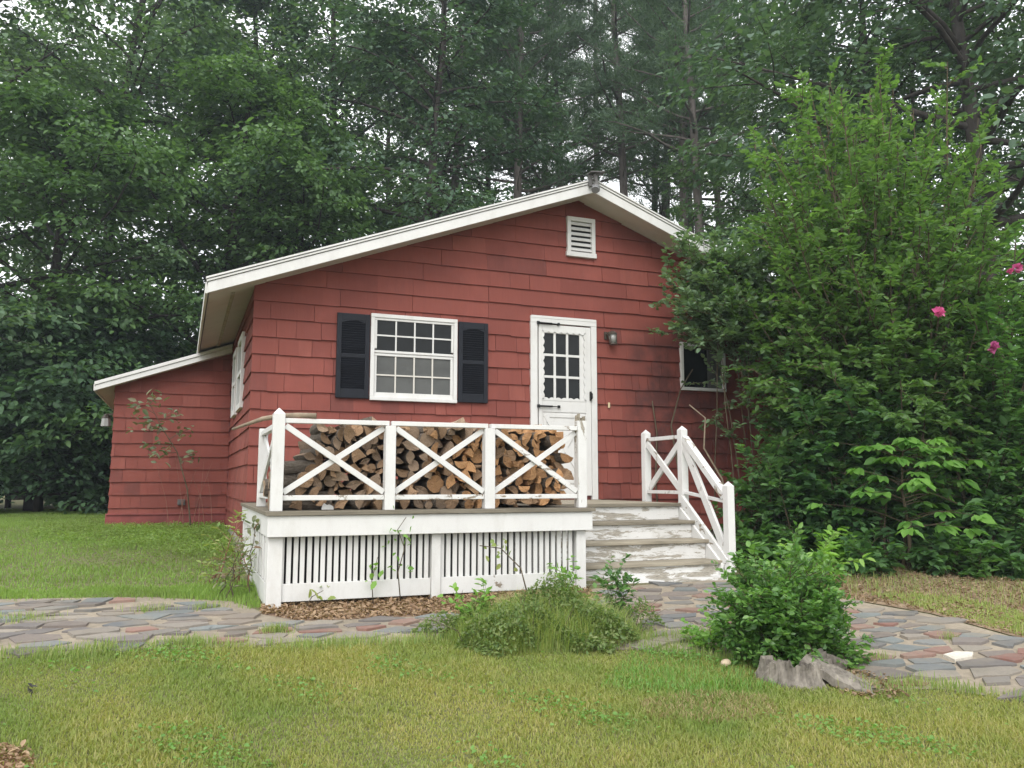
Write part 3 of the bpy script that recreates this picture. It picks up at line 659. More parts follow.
# ================================================================== STEPS with their own railing
SX0, SX1 = 2.505, 4.10
steps = thing('porch_steps', 'peeling white wooden steps with X-braced handrail up to the door', 'steps', (3.3, -1.8, -.70))
lv = [(0.0, -1.55), (-.165, -1.775), (-.335, -2.0), (-.515, -2.205)]
MB().box(SX0, SX1-.02, -1.55, -.08, -.03, .0).build('landing_floor', M['tread'], steps, .003)
for i, (z, y) in enumerate(lv):
    if i: MB().box(SX0, SX1-.02+.012*i, y-.03, lv[i-1][1]+.02, z-.032, z).build('tread', M['tread'], steps, .004)
    else: MB().box(SX0, SX1-.02, y-.03, y-.001, -.033, .001).build('tread', M['tread'], steps, .004)
    zl = lv[i+1][0] if i < 3 else -.66
    MB().box(SX0, SX1-.03, y, y+.022, zl+.001, z-.034).build('riser', M['peel'], steps, .003)
MB().box(SX0-.01, SX1, -2.42, -2.19, -.80, -.652).build('step_base', M['peel'], steps, .004)
sg = [(-1.50, .0), (-1.50, -.20), (-2.32, -.80), (-2.32, -.60), (-1.60, -.02)]
MB().prism([(-.1, -.03), (-.1, -.8), (-2.24, -.8), (-2.24, -.54), (-1.55, -.035)], 0, SX1-.027, SX1-.001).build('stringer', M['white'], steps, .003)
hx0, hx1 = SX1+.002, SX1+.078
post(hx0, hx1, -.86, -.78, -.02, .745, steps, M['white']); post(hx0, hx1, -1.58, -1.50, -.20, .745, steps, M['white']); post(hx0, hx1, -2.33, -2.25, -.62, .175, steps, M['white'])
hm = (hx0+hx1)/2
def bar(nm, a, c, w_, h_, mt): MB().beam((a[0], a[1], a[2]), (c[0], c[1], c[2]), (0, 0, 1), w_, h_).build(nm, mt, steps, .003)
bar('top_rail', (hm, -.86, .675), (hm, -1.50, .675), .045, .04, M['railp']); bar('bottom_rail', (hm, -.86, .105), (hm, -1.50, .105), .04, .035, M['railp'])
bar('brace', (hm-.014, -.87, .63), (hm-.014, -1.49, .15), .024, .07, M['railp']); bar('brace', (hm+.014, -.87, .15), (hm+.014, -1.49, .63), .024, .07, M['white'])
bar('hand_rail', (hm, -1.581, .655), (hm, -2.25, .07), .07, .065, M['railp']); bar('bottom_rail', (hm, -1.581, .105), (hm, -2.25, .03), .04, .03, M['white'])
bar('brace', (hm-.012, -1.585, .60), (hm-.012, -2.245, -.44), .03, .085, M['railp']); bar('stringer', (hm-.03, -1.52, .02), (hm-.03, -2.26, -.56), .035, .15, M['railp'])
bar('bottom_rail', (hm+.01, -1.581, -.02), (hm+.01, -2.25, -.54), .03, .05, M['white'])

# ================================================================== FIREWOOD
def log_mesh(kind, cutmat, seed):
    r = random.Random(seed); pts = []
    if kind == 'round': pts = [(math.cos(t)*(1+r.uniform(-.06, .06)), math.sin(t)*(1+r.uniform(-.06, .06)), 1) for t in [2*math.pi*i/12 for i in range(12)]]
    else:
        span = {'half': math.pi, 'quarter': math.pi*.62, 'wedge': math.pi*.42, 'slab': math.pi*.8}[kind]; sc_ = {'half': 1.0, 'quarter': 1.3, 'wedge': 1.55, 'slab': 1.1}[kind]
        n_ = 6; pts = [(math.cos(span*(i/n_)), math.sin(span*(i/n_)), 1) for i in range(n_+1)]
        c = (r.uniform(-.1, .1), r.uniform(-.12, .12)) if kind != 'slab' else (0, .2)
        a, b_ = pts[-1], pts[0]
        pts += [((a[0]*.5+c[0]*.5)+r.uniform(-.06, .06), (a[1]*.5+c[1]*.5)+r.uniform(-.06, .06), 0), (c[0], c[1], 0), ((b_[0]*.5+c[0]*.5)+r.uniform(-.06, .06), (b_[1]*.5+c[1]*.5)+r.uniform(-.06, .06), 0)]
        mx = sum(p_[0] for p_ in pts)/len(pts); my = sum(p_[1] for p_ in pts)/len(pts)
        pts = [((p_[0]-mx)*sc_*1.05, (p_[1]-my)*sc_*1.05, p_[2]) for p_ in pts]
    n_ = len(pts); V = []; F = []; Mi = []
    K = 5; bend = (r.uniform(-.15, .15), r.uniform(-.15, .15))
    for k in range(K):
        t = k/(K-1); y = -.5+t
        for (a, b_, m_) in pts: V.append((a*(1+r.uniform(-.05, .05))+bend[0]*math.sin(math.pi*t)*.4, y*1.0+(r.uniform(-.015, .015)-.02*a*r.random() if k in (0, K-1) else 0), b_*(1+r.uniform(-.05, .05))+bend[1]*math.sin(math.pi*t)*.4))
    for k in range(K-1):
        for i in range(n_):
            j = (i+1) % n_; F.append((k*n_+i, k*n_+j, (k+1)*n_+j, (k+1)*n_+i)); Mi.append(0 if pts[i][2] and pts[j][2] else 1)
    # ends: a slightly dished fan so that the cut face is not one flat polygon
    for k, y in ((0, -.5), (K-1, .5)):
        c = len(V); V.append((r.uniform(-.1, .1), y+r.uniform(-.01, .02), r.uniform(-.1, .1)))
        for i in range(n_): j = (i+1) % n_; F.append((c, k*n_+j, k*n_+i) if k == 0 else (c, k*n_+i, k*n_+j)); Mi.append(1)
    me = bpy.data.meshes.new('split_log'); me.from_pydata(V, [], F); me.polygons.foreach_set('material_index', Mi)
    bm = bmesh.new(); bm.from_mesh(me); bmesh.ops.recalc_face_normals(bm, faces=bm.faces); bm.to_mesh(me); bm.free()
    me.materials.append(M['barkl']); me.materials.append(cutmat); return me
LOGM = {}
for tone, mt in (('orange', M['cut_or']), ('brown', M['cut_br']), ('grey', M['cut_gr'])):
    LOGM[tone] = [(k, log_mesh(k, mt, 31*i+hash(tone) % 7 if False else 31*i+len(tone))) for i, k in enumerate(['half', 'quarter', 'wedge', 'round', 'quarter', 'slab', 'half', 'wedge'])]
circ = []
def topline(x): return np.interp(x, [.12, .18, .24, .34, .9, 1.3, 1.9, 2.1, 2.3, 2.38], [.0, .20, .48, .64, .65, .66, .65, .67, .66, .58])
def drop(x, r):
    z = r+.004
    for (a, c, q_) in circ:
        dx = abs(a-x); s_ = (q_+r)*.965
        if dx < s_: z = max(z, c+math.sqrt(s_*s_-dx*dx))
    return z
fails = 0
while fails < 420:
    r = random.choice((.025, .029, .033, .037, .041, .045, .049, .055))
    best = None
    for x in [random.uniform(.17, 2.34) for _ in range(26)]:
        z = drop(x, r)
        if z+r*.6 < topline(x) and (best is None or z < best[1]): best = (x, z)
    if best is None: fails += 1; continue
    circ.append((best[0], best[1], r))
def bay(x): return 'bay at the house corner' if x < .82 else 'middle bay' if x < 1.615 else 'bay nearest the door'
def tier(z): return 'low in' if z < .2 else 'halfway up' if z < .42 else 'near the top of'
GRP = 'firewood logs stacked on the porch'
for row, (yf, ln) in enumerate(((-2.50, .52), )):
    for (x, z, r) in circ:
        pr = random.random()
        if x > 1.60: tone = 'orange' if pr < (.66 if z > .2 else .35) else 'brown'
        elif x > 1.15: tone = 'orange' if pr < .4 else ('brown' if pr < .72 else 'grey')
        else: tone = 'grey' if pr < .5 else 'brown'
        kind, me = random.choice(LOGM[tone])
        if 1.0 < x < 1.5 and z < .22 and random.random() < .7: kind, me = LOGM[tone][3]; tone_ = tone
        o = bpy.data.objects.new('split_log' if kind != 'round' else 'round_log', me); COL.objects.link(o)
        o.location = (x, yf+ln/2+random.uniform(-.05, .07), z+.002); o.scale = (r*1.24, ln*random.uniform(.9, 1.05), r*1.24)
        o.rotation_euler = (random.gauss(0, .03), random.uniform(0, 6.283), random.gauss(0, .04))
        sh = 'split' if kind != 'round' else 'small round'
        tag(o, f'{tone}-ended {sh} log {tier(z)} the stack, {bay(x)}', 'firewood log', GRP)
# logs lying along the railing at the house-corner end
lie = [((.20, -2.40, .075), .075, .46, 0), ((.17, -2.37, .215), .066, .40, .06), ((.19, -2.40, .325), .05, .36, -.1), ((.16, -2.20, .16), .07, .42, .05)]
nm = ['thick bark-covered log lying lengthwise at the bottom by the corner post', 'bark-covered log lying lengthwise second up by the corner post', 'thin bark-covered log topmost of those lying lengthwise by the corner post', 'bark-covered log lying lengthwise behind the others by the corner post']
rm = LOGM['grey'][3][1]
for (c, r, L, tl), lb in zip(lie, nm):
    o = bpy.data.objects.new('round_log', rm); COL.objects.link(o); o.location = c; o.scale = (r, L, r); o.rotation_euler = (tl, random.random(), math.pi/2+.08); tag(o, lb, 'firewood log', GRP)
tops = [((.70, -2.36, .655), .05, .36, 'grey', 5, 'pale split log sticking up over the rail in the bay at the house corner'), ((1.40, -2.38, .655), .062, .40, 'grey', 0, 'pale split log poking above the top rail over the middle bay'),
        ((2.12, -2.30, .672), .045, .34, 'orange', 2, 'orange split log poking above the rail in front of the door'), ((.52, -2.38, .57), .075, .38, 'brown', 1, 'dark split log at the upper slope of the stack by the house corner'),
        ((2.33, -2.36, .40), .062, .42, 'orange', 6, 'orange split log leaning out beside the splintered end post, upper one'), ((2.34, -2.36, .28), .058, .42, 'brown', 2, 'split log leaning out beside the splintered end post, lower one')]
for c, r, L, tone, k, lb in tops:
    o = bpy.data.objects.new('split_log', LOGM[tone][k][1]); COL.objects.link(o); o.location = c; o.scale = (r, L, r); o.rotation_euler = (.05, random.uniform(0, 6), random.gauss(0, .15)); tag(o, lb, 'firewood log', GRP)
# a grey stick laid over the railing corner
mb = MB(); mb.tube([(-.30, -2.30, .60), (-.10, -2.48, .672), (.02, -2.585, .69), (.14, -2.64, .694), (.26, -2.665, .69)], [.009, .017, .021, .02, .022], 8)
tag(mb.build('branch', M['dead'], smooth=True), 'crooked grey branch lying over the corner of the porch railing', 'branch')
mb = MB(); mb.prism([(.33, .006), (.42, .006), (.415, .03), (.39, .045), (.37, .04), (.35, .055), (.335, .03)], 1, -2.585, -2.555)
tag(mb.build('paper_scrap', M['white'], None, .004), 'scrap of white paper lying under the bottom rail', 'paper')

# ================================================================== TREES
def bend_path(p0, d0, L, n, droop, r, j=1.0):
    pts = [np.array(p0, float)]; d = np.array(d0, float); d /= np.linalg.norm(d)
    for i in range(n):
        d = d+np.array([r.gauss(0, .12)*j, r.gauss(0, .12)*j, r.gauss(0, .08)*j-droop]); d /= np.linalg.norm(d); pts.append(pts[-1]+d*L/n)
    return pts
def along(pts, t):
    k = t*(len(pts)-1); i = min(int(k), len(pts)-2); return pts[i]+(pts[i+1]-pts[i])*(k-i), (pts[i+1]-pts[i])/max(1e-6, np.linalg.norm(pts[i+1]-pts[i]))
def spray_leaves(C, D, R, n, r, flat=.22, droop=.35):
    """C,D: (k,3) spray centres and outward directions -> leaf positions, axes, ups"""
    k = len(C); C = np.repeat(C, n, 0); D = np.repeat(D, n, 0); R = np.repeat(R, n)[:, None]
    Dh = unit(D*np.array([1, 1, .5])+1e-4); Sd = unit(np.cross(Dh, np.array([0, 0, 1.0]))+1e-6); Up = np.cross(Sd, Dh)
    a = rng.uniform(-.9, 1.1, (k*n, 1)); b = rng.normal(0, .45, (k*n, 1)); h = rng.normal(0, flat, (k*n, 1))
    P = C+(Dh*a+Sd*b+Up*(h-.25*(a*a+b*b)*droop))*R
    A = unit(Dh*.6+Sd*(b*1.1+rng.normal(0, .5, (k*n, 1)))+Up*rng.normal(-.25, .35, (k*n, 1)))
    U = unit(np.array([[0, 0, 1.0]])+rng.normal(0, .42, (k*n, 3)))
    return P, A, U
def broadleaf(seed, H, R, cb, nlimb, L, mat, nl=26, SR=.5, subs=7, low=0, tr=.17, shape=.55, sprays=3, kind=6):
    r = random.Random(seed); wd = MB()
    trunk = bend_path((0, 0, -.1), (r.gauss(0, .03), r.gauss(0, .03), 1), H*.96, 9, -.08, r, .4)
    wd.tube(trunk, [tr*(1.15 if i == 0 else 1)*(1-.088*i)+.015 for i in range(len(trunk))], 8)
    Cs, Ds, Rs = [], [], []
    for i in range(nlimb):
        t = (i+.5)/nlimb; z = cb+(H*.97-cb)*t**.9
        p, _ = along(trunk, min(.999, z/(H*.96))); az = i*2.39996+r.uniform(-.5, .5)
        prof = max(.12, (1-((t-low)/(1-low))**1.7 if t > low else .55+.45*t/max(low, 1e-3)))**shape
        Ln = R*prof*r.uniform(.72, 1.15); el = .12+.85*t+r.uniform(-.2, .2)
        d = (math.cos(az)*math.cos(el), math.sin(az)*math.cos(el), math.sin(el))
        pts = bend_path(p, d, Ln, 6, .05, r); rb = max(.018, tr*.42*(1-t)*prof+.02)
        wd.tube(pts, [rb*(1-.14*k) for k in range(7)], 5, cap=False)
        for s in range(subs):
            q = .28+.72*(s+r.random()*.8)/subs; c, dd = along(pts, min(q, .999)); sd = 1 if s % 2 else -1
            a2 = math.atan2(dd[1], dd[0])+sd*r.uniform(.5, 1.2); e2 = r.uniform(-.15, .45)
            l2 = Ln*r.uniform(.25, .46)*(1.15-q*.6)+.25
            sp = bend_path(c, (math.cos(a2)*math.cos(e2), math.sin(a2)*math.cos(e2), math.sin(e2)), l2, 3, .06, r)
            wd.tube(sp, [.016, .012, .008, .004], 3, cap=False)
            for k in range(sprays):
                c2, d2 = along(sp, min(.999, (k+1)/sprays-.08)); Cs.append(c2); Ds.append(d2); Rs.append(SR*r.uniform(.7, 1.25))
        c2, d2 = along(pts, .999); Cs.append(c2); Ds.append(d2); Rs.append(SR)
    P, A, U = spray_leaves(np.array(Cs), np.array(Ds), np.array(Rs), nl, r)
    n = len(P); ln = L*rng.uniform(.65, 1.3, n)
    cm = leaf_mesh('crown', P, A, U, ln, ln*rng.uniform(.48, .68, n), kind); cm.materials.append(mat)
    tm = wd.mesh('trunk'); tm.materials.append(M['bark']); tm.polygons.foreach_set('use_smooth', [True]*len(tm.polygons))
    return tm, cm
def pine(seed, H, R, cb, nb, tr=.19, tufts=30, per=18, NL=.21):
    r = random.Random(seed); wd = MB()
    trunk = bend_path((0, 0, -.1), (r.gauss(0, .01), r.gauss(0, .01), 1), H, 10, -.1, r, .12)
    wd.tube(trunk, [tr*(1-.085*i)+.01 for i in range(11)], 8)
    T, TD = [], []
    for i in range(int(nb*.55)):                             # bare dead branches under the crown
        z = r.uniform(2.5, cb+1.5); p, _ = along(trunk, z/H); az = r.uniform(0, 6.283); el = r.uniform(-.25, .45); L_ = r.uniform(.4, 2.0)
        pts = bend_path(p, (math.cos(az), math.sin(az), el), L_, 4, -.01, r); wd.tube(pts, [.025, .018, .013, .008, .003], 4, cap=False)
        if r.random() < .6:
            c, d = along(pts, .6); q = bend_path(c, (d[0]+r.gauss(0, .6), d[1]+r.gauss(0, .6), d[2]), L_*.5, 2, 0, r); wd.tube(q, [.010, .006, .003], 3, cap=False)
    for i in range(nb):
        t = (i+.5)/nb; z = cb+(H-.3-cb)*t; p, _ = along(trunk, z/H); az = i*2.39996+r.uniform(-.4, .4)
        Ln = R*(1-t**1.5)**.7*r.uniform(.65, 1.15)+.25; el = .05+.7*t+r.uniform(-.1, .2)
        pts = bend_path(p, (math.cos(az), math.sin(az), el), Ln, 6, -.04, r); wd.tube(pts, [max(.012, .05*(1-t)+.015)*(1-.14*k) for k in range(7)], 4, cap=False)
        for s in range(tufts):
            q = .25+.75*r.random(); c, dd = along(pts, min(q, .999)); side = np.array([-dd[1], dd[0], 0])*r.uniform(-1, 1)*.55*Ln*(1.1-q)+np.array([0, 0, r.uniform(-.05, .28)])
            T.append(c+side); TD.append(dd*.6+side*.6+np.array([0, 0, .3]))
    T = np.repeat(np.array(T), per, 0); TD = unit(np.repeat(np.array(TD), per, 0)); n = len(T)
    A = unit(TD*.75+rng.normal(0, .62, (n, 3))); P = T+rng.normal(0, .07, (n, 3)); ln = NL*rng.uniform(.7, 1.25, n)
    cm = leaf_mesh('crown', P, A, unit(rng.normal(0, 1, (n, 3))), ln, np.full(n, .028), 4, 0, .1); cm.materials.append(M['needle'])
    tm = wd.mesh('trunk'); tm.materials.append(M['pbark']); tm.polygons.foreach_set('use_smooth', [True]*len(tm.polygons))
    return tm, cm
def put_tree(name, pair, u, depth, label, sc=1.0, rz=None, group=None, dz=0, cat='tree'):
    x, y, z = at_depth(u, depth); root = thing(name, label, cat, (x, y, z+dz), group, random.uniform(0, 6.28) if rz is None else rz)
    root.scale = (sc, sc, sc*random.uniform(.95, 1.06))
    for nm_, me in zip(('trunk', 'crown'), pair):
        o = bpy.data.objects.new(nm_, me); COL.objects.link(o); o.parent = root
    return root
OAK = [broadleaf(11, 15.5, 4.4, 3.2, 40, .14, M['oak'], nl=28), broadleaf(12, 17, 4.8, 4.2, 42, .145, M['oak'], nl=28), broadleaf(13, 16, 4.2, 5.0, 36, .14, M['blue'], nl=28)]
MAPLE = [broadleaf(21, 9.5, 3.9, 1.2, 30, .15, M['maple'], nl=32, low=.25, shape=.7), broadleaf(22, 11.5, 3.8, 1.6, 32, .145, M['maple'], nl=32, low=.2)]
PINES = [pine(31, 21, 2.9, 10.2, 46), pine(32, 23, 3.2, 11.5, 48), pine(33, 20, 2.7, 9.0, 48)]
UNDER = [broadleaf(41, 3.8, 2.1, .3, 20, .15, M['shade'], nl=26, tr=.05, subs=5, low=.3), broadleaf(42, 3.0, 1.9, .15, 18, .13, M['shade'], nl=26, tr=.04, subs=5, low=.3)]

FR = 'forest trees behind the house'
trees = [
 ('oak_tree', OAK[0], -75, 17.5, 'tall oak at the far edge of the lawn, cut by the picture edge', 1.0),
 ('maple_tree', MAPLE[0], 35, 18.0, 'bright green maple with low layered boughs beyond the lawn', 1.0),
 ('oak_tree', OAK[1], 95, 21.5, 'dark tall oak rising behind the low bright maple', 1.05),
 ('maple_tree', MAPLE[1], 165, 19.5, 'leafy maple right behind the low side wing roof', 1.0),
 ('oak_tree', OAK[2], 215, 23.5, 'slim oak with sky gaps in its crown above the side wing', 1.05),
 ('maple_tree', MAPLE[0], 285, 21.0, 'mid green maple just behind the low eave of the main roof', .98),
 ('oak_tree', OAK[0], 330, 24.5, 'tall oak behind the lower half of the roof slope', 1.12),
 ('oak_tree', OAK[2], 415, 22.0, 'dark bluish oak above the middle of the long roof slope', 1.08),
 ('maple_tree', MAPLE[1], 395, 23.5, 'low rounded maple showing just over the middle of the roof slope', .78),
 ('oak_tree', OAK[1], 500, 31.0, 'dark tall oak well behind the roof between pine trunks', 1.1),
 ('pine_tree', PINES[0], 446, 26.0, 'bare-trunked pine rising over the roof, farthest from the ridge lamp', 1.0),
 ('pine_tree', PINES[2], 519, 24.5, 'pine with thick straight trunk over the roof halfway to the ridge', 1.0),
 ('pine_tree', PINES[1], 541, 27.5, 'thinner pine beside the thick straight trunk over the roof', .95),
 ('pine_tree', PINES[2], 566, 26.0, 'dense bluish pine directly behind the roof ridge', 1.05),
 ('pine_tree', PINES[0], 634, 26.0, 'tall pine just past the ridge over the short roof slope', 1.05),
 ('pine_tree', PINES[1], 682, 25.0, 'bare straight pine trunk standing against bright sky beside the shrubs', 1.0),
 ('pine_tree', PINES[0], 711, 23.5, 'thick pine trunk against the sky, nearest the tall green shrub', 1.0),
 ('pine_tree', PINES[2], 737, 30.0, 'slender pine half hidden by the top of the tall shrub', 1.1),
 ('pine_tree', PINES[2], 652, 33.0, 'thin pine trunk in the bright gap, closest to the vent side of the ridge', 1.15),
 ('pine_tree', PINES[0], 669, 32.0, 'thin pine trunk in the bright gap just before the bare straight one', 1.3),
 ('pine_tree', PINES[2], 697, 32.0, 'thin pine trunk between the bare straight one and the thick one', 1.4),
 ('oak_tree', OAK[1], 828, 24.0, 'dark oak behind the peak of the tall green shrub', .95),
 ('oak_tree', OAK[0], 885, 20.0, 'dark oak behind the middle of the tall green shrub', 1.0),
 ('oak_tree', OAK[2], 955, 24.0, 'oak with sky gaps between the tall shrub and the dark trunk', 1.0),
 ('oak_tree', OAK[1], 1090, 19.0, 'oak beyond the flowering shrub, cut by the picture edge', 1.0),
 ('oak_tree', OAK[0], 20, 29.0, 'far oak filling the gap behind the bright maple', 1.15),
 ('oak_tree', OAK[1], 150, 31.0, 'far oak above the side wing, deep in the forest', 1.15),
 ('oak_tree', OAK[0], 385, 34.0, 'far oak deep in the forest above the middle of the roof slope', 1.2),
 ('pine_tree', PINES[1], 600, 36.0, 'far pine deep in the forest behind the ridge lamp', 1.2),
 ('oak_tree', OAK[0], 850, 33.0, 'far oak deep in the forest behind the tall shrub', 1.1),
]
for a in trees: put_tree(a[0], a[1], a[2], a[3], a[4], a[5], group=FR)
big = broadleaf(51, 15, 5.4, 4.4, 44, .16, M['blue'], nl=26, tr=.24, low=.1)
put_tree('oak_tree', big, 1030, 14.5, 'large dark oak with thick trunk and boughs overhanging the tall shrub', 1.0, rz=.4)
us = [(-60, 17.0, 0), (-5, 17.6, 1), (38, 17.2, 0), (75, 18.0, 1), (108, 18.6, 0), (140, 19.5, 1), (-95, 16.0, 1), (10, 20.5, 0), (90, 21, 0)]
ul = ['dark leafy sapling at the picture edge of the far lawn', 'low dark bush at the far lawn edge', 'dark leafy sapling under the bright maple', 'low dark bush in the shade of the maple', 'dark leafy sapling beside the side wing corner',
      'low dark bush behind the side wing', 'low dark bush outermost along the lawn edge', 'dark sapling set back in the forest under the maple', 'dark sapling set back behind the side wing corner']
for (u, d, k), lb in zip(us, ul): put_tree('forest_shrub', UNDER[k], u, d, lb, random.uniform(.9, 1.15), group='undergrowth along the lawn edge', cat='shrub')

# far forest: one mass of foliage closing the view between the trunks
n = 42000; an = rng.uniform(-.55, 1.25, n); dist = rng.uniform(44, 56, n); cl = rng.uniform(0, 1, n)
hgt = 3.6+1.8*np.sin(an*23)+1.2*np.sin(an*57+1); zz = -.5+hgt*rng.uniform(0, 1, n)**.8
P = np.stack([CAM[0]+np.sin(an)*dist, CAM[1]+np.cos(an)*dist, zz], -1); ln = rng.uniform(.3, .6, n)
me = leaf_mesh('far_forest', P, unit(rng.normal(0, 1, (n, 3))-np.array([0, 0, .4])), unit(rng.normal(0, .5, (n, 3))+np.array([0, 0, 1.0])), ln, ln*.65, 4)
tag(link('forest_foliage', me, M['blue']), 'dark far forest foliage closing the view between the trunks', 'forest', kind='stuff')

# ================================================================== SHRUBS AND PLANTS
def shrub(seed, env, stems, L, mat, per=60, twigs=9, ratio=.5, upright=.5, base=.25, stem_r=.014, stem_mat=None, tw=.5, kind=6, flat=.35, droop=.15, gap=.25, tmin=.3, hub=None, nmain=5):
    """stems grow from the base to points of an egg-shaped envelope env=(cx,cy,cz,rx,ry,rz); leaves sit along twigs"""
    r = random.Random(seed); wd = MB(); cx, cy, cz, rx, ry, rz_ = env; Ps, As, Us = [], [], []
    for i in range(stems):
        az = i*2.39996+r.uniform(-.3, .3); zz = 1-2*((i+.5)/stems)**.85; zz = max(-.75, zz); q = math.sqrt(max(0, 1-zz*zz)); k = r.uniform(1-gap*2, 1.02)
        tip = np.array([cx+rx*q*math.cos(az)*k, cy+ry*q*math.sin(az)*k, cz+rz_*zz*k]); b0 = np.array([r.gauss(0, base), r.gauss(0, base), -.05])
        if hub is not None and i >= nmain: b0 = np.array(hub)+np.array([r.gauss(0, .12), r.gauss(0, .08), r.gauss(0, .25)])
        mid = b0+(tip-b0)*np.array([.28, .28, .5+.2*upright]); pts = []
        for t in np.linspace(0, 1, 8): p = (1-t)**2*b0+2*t*(1-t)*mid+t*t*tip; pts.append(p+np.array([r.gauss(0, .012), r.gauss(0, .012), 0])*(0 < t < 1))
        wd.tube(pts, [stem_r*(1-.11*j) for j in range(8)], 4, cap=False)
        ln_ = np.linalg.norm(tip-b0)
        for s in range(twigs):
            t = tmin+(1-tmin)*(s+r.random())/twigs; c, d = along(pts, min(.999, t)); out_ = c-np.array([cx, cy, cz*.6]); out_ /= max(.05, np.linalg.norm(out_))
            dv = unit(d*(.2+.5*upright)+out_*.6+np.array([r.gauss(0, .55), r.gauss(0, .55), r.gauss(.12*upright, .35)])); l2 = tw*r.uniform(.5, 1.2)*(1.15-.5*t)
            tp = bend_path(c, dv, l2, 3, .03, r); wd.tube(tp, [stem_r*.4, stem_r*.3, stem_r*.2, .0015], 3, cap=False)
            m_ = per; tt = np.linspace(.12, 1, m_)+rng.uniform(-.03, .03, m_); kk = np.clip(tt*3, 0, 2.999); ii = kk.astype(int); tp = np.array(tp)
            pos = tp[ii]+(tp[ii+1]-tp[ii])*(kk-ii)[:, None]; ax = unit(tp[ii+1]-tp[ii])
            sd = unit(np.cross(ax, np.array([0, 0, 1.0]))+1e-5)*np.where(np.arange(m_) % 2, 1, -1)[:, None]
            Ps.append(pos+rng.normal(0, .012, (m_, 3))); As.append(unit(ax*.6+sd*.85+rng.normal(0, .32, (m_, 3))+np.array([0, 0, .05]))); Us.append(unit(np.array([[0, 0, 1.0]])+rng.normal(0, flat, (m_, 3))))
    P = np.concatenate(Ps); A = np.concatenate(As); U = np.concatenate(Us); n = len(P); ln = L*rng.uniform(.6, 1.25, n)
    cm = leaf_mesh('foliage', P, A, U, ln, ln*ratio*rng.uniform(.85, 1.15, n), kind, .12, droop); cm.materials.append(mat)
    tm = wd.mesh('stem'); tm.materials.append(stem_mat or M['stem']); return tm, cm
def put_shrub(name, pair, loc, label, cat='shrub', rz=0, sc=1, group=None):
    root = thing(name, label, cat, loc, group, rz); root.scale = (sc, sc, sc)
    for nm_, me in zip(('stem', 'foliage'), pair):
        o = bpy.data.objects.new(nm_, me); COL.objects.link(o); o.parent = root
    return root
def gpos(x, y): return (x, y, float(ground(x, y)))
# tall bright shrub to the right of the steps
x, y, z = at_depth(882, 9.4)
put_shrub('tall_shrub', shrub(61, (-.08, 0, 3.35, 1.75, 1.5, 2.8), 250, .082, M['tall'], per=24, twigs=18, ratio=.5, tw=.55, base=.35, stem_r=.02, gap=.26, upright=.1, flat=.5), (x, y, z), 'tall bright green shrub growing over the corner of the house')
x, y, z = at_depth(1010, 9.0)
rose = put_shrub('flowering_shrub', shrub(62, (.2, 0, 2.0, 1.6, 1.3, 1.8), 130, .085, M['rose'], per=20, twigs=15, ratio=.6, tw=.55, base=.3, stem_r=.018, gap=.28), (x, y, z), 'dense green shrub with a few pink flowers at the picture edge')
def flower(cx, cy, cz, parent, r=.05):
    n = 16; d = unit(rng.normal(0, 1, (n, 3))+np.array([-.3, -1.2, .2])); me = leaf_mesh('flower', np.tile(np.array([[0, 0, 0.0]]), (n, 1)), d, unit(rng.normal(0, 1, (n, 3))), np.full(n, r*1.25), np.full(n, r*1.1), 6, .25, .3)
    o = link('flower', me, M['petal'], parent); o.location = Vector((cx, cy, cz))-parent.location; return o
for (u, v, dp, rr) in ((938, 313, 7.95, .055), (992, 347, 7.75, .055), (1017, 268, 7.9, .045), (1010, 271, 7.92, .03)):
    d = world_dir(u, v); p = CAM+d*dp; flower(*p, rose, rr)
# grey-green vine shrub against the wall, over the small window
x, y = 5.45, -.80
put_shrub('wall_shrub', shrub(63, (-.30, 0, 3.02, .88, .42, 1.0), 90, .07, M['grey'], per=16, twigs=12, ratio=.6, tw=.36, base=.15, stem_r=.010, gap=.36, flat=.55, tmin=.35, hub=(.15, .1, 2.7), nmain=6), gpos(x, y), 'loose grey-green shrub climbing the wall over the small window')
x, y, z = at_depth(838, 8.9)
put_shrub('dark_shrub', shrub(64, (.25, 0, 1.25, .95, .8, 1.15), 80, .095, M['dark'], per=18, twigs=12, ratio=.62, tw=.5, base=.3, stem_r=.014, gap=.35), (x, y, z), 'shaded dark green shrub between the handrail and the tall shrub')
x, y, z = at_depth(905, 8.3)
root = thing('hickory_sapling', 'young sapling with large light green leaves at the mulch edge', 'sapling', (x, y, z)); r_ = random.Random(65); wd = MB()
tr_ = [(0, 0, -.05), (.02, 0, .4), (-.03, .02, .8), (.02, .02, 1.25)]; wd.tube(tr_, [.022, .018, .013, .006], 6); RC, RD = [], []
for k in range(44):
    t = r_.uniform(.30, 1); c, d = along([np.array(p) for p in tr_], min(t, .999)); az = k*2.4+r_.uniform(-.4, .4); L_ = r_.uniform(.3, 1.0)*(1.15-.45*t)
    pts = bend_path(c, (math.cos(az), math.sin(az)*.8, .35), L_, 4, .09, r_); wd.tube(pts, [.007, .005, .004, .003, .002], 4, cap=False)
    for q in (.55, .999): p_, d_ = along(pts, q); RC.append(p_); RD.append(d_)
k = 6; C_ = np.repeat(np.array(RC), k, 0); Dv = np.repeat(np.array(RD)*np.array([1, 1, .2]), k, 0); n = len(C_); fa = np.tile(np.linspace(-1.5, 1.5, k), len(RC))[:, None]
Dv = unit(Dv); Sv = unit(np.cross(Dv, np.array([0, 0, 1.0]))); A_ = unit(Dv*np.cos(fa)+Sv*np.sin(fa)+np.array([0, 0, -.28])+rng.normal(0, .12, (n, 3))); ln = rng.uniform(.10, .19, n)*(1-.25*np.abs(fa[:, 0])/1.5)
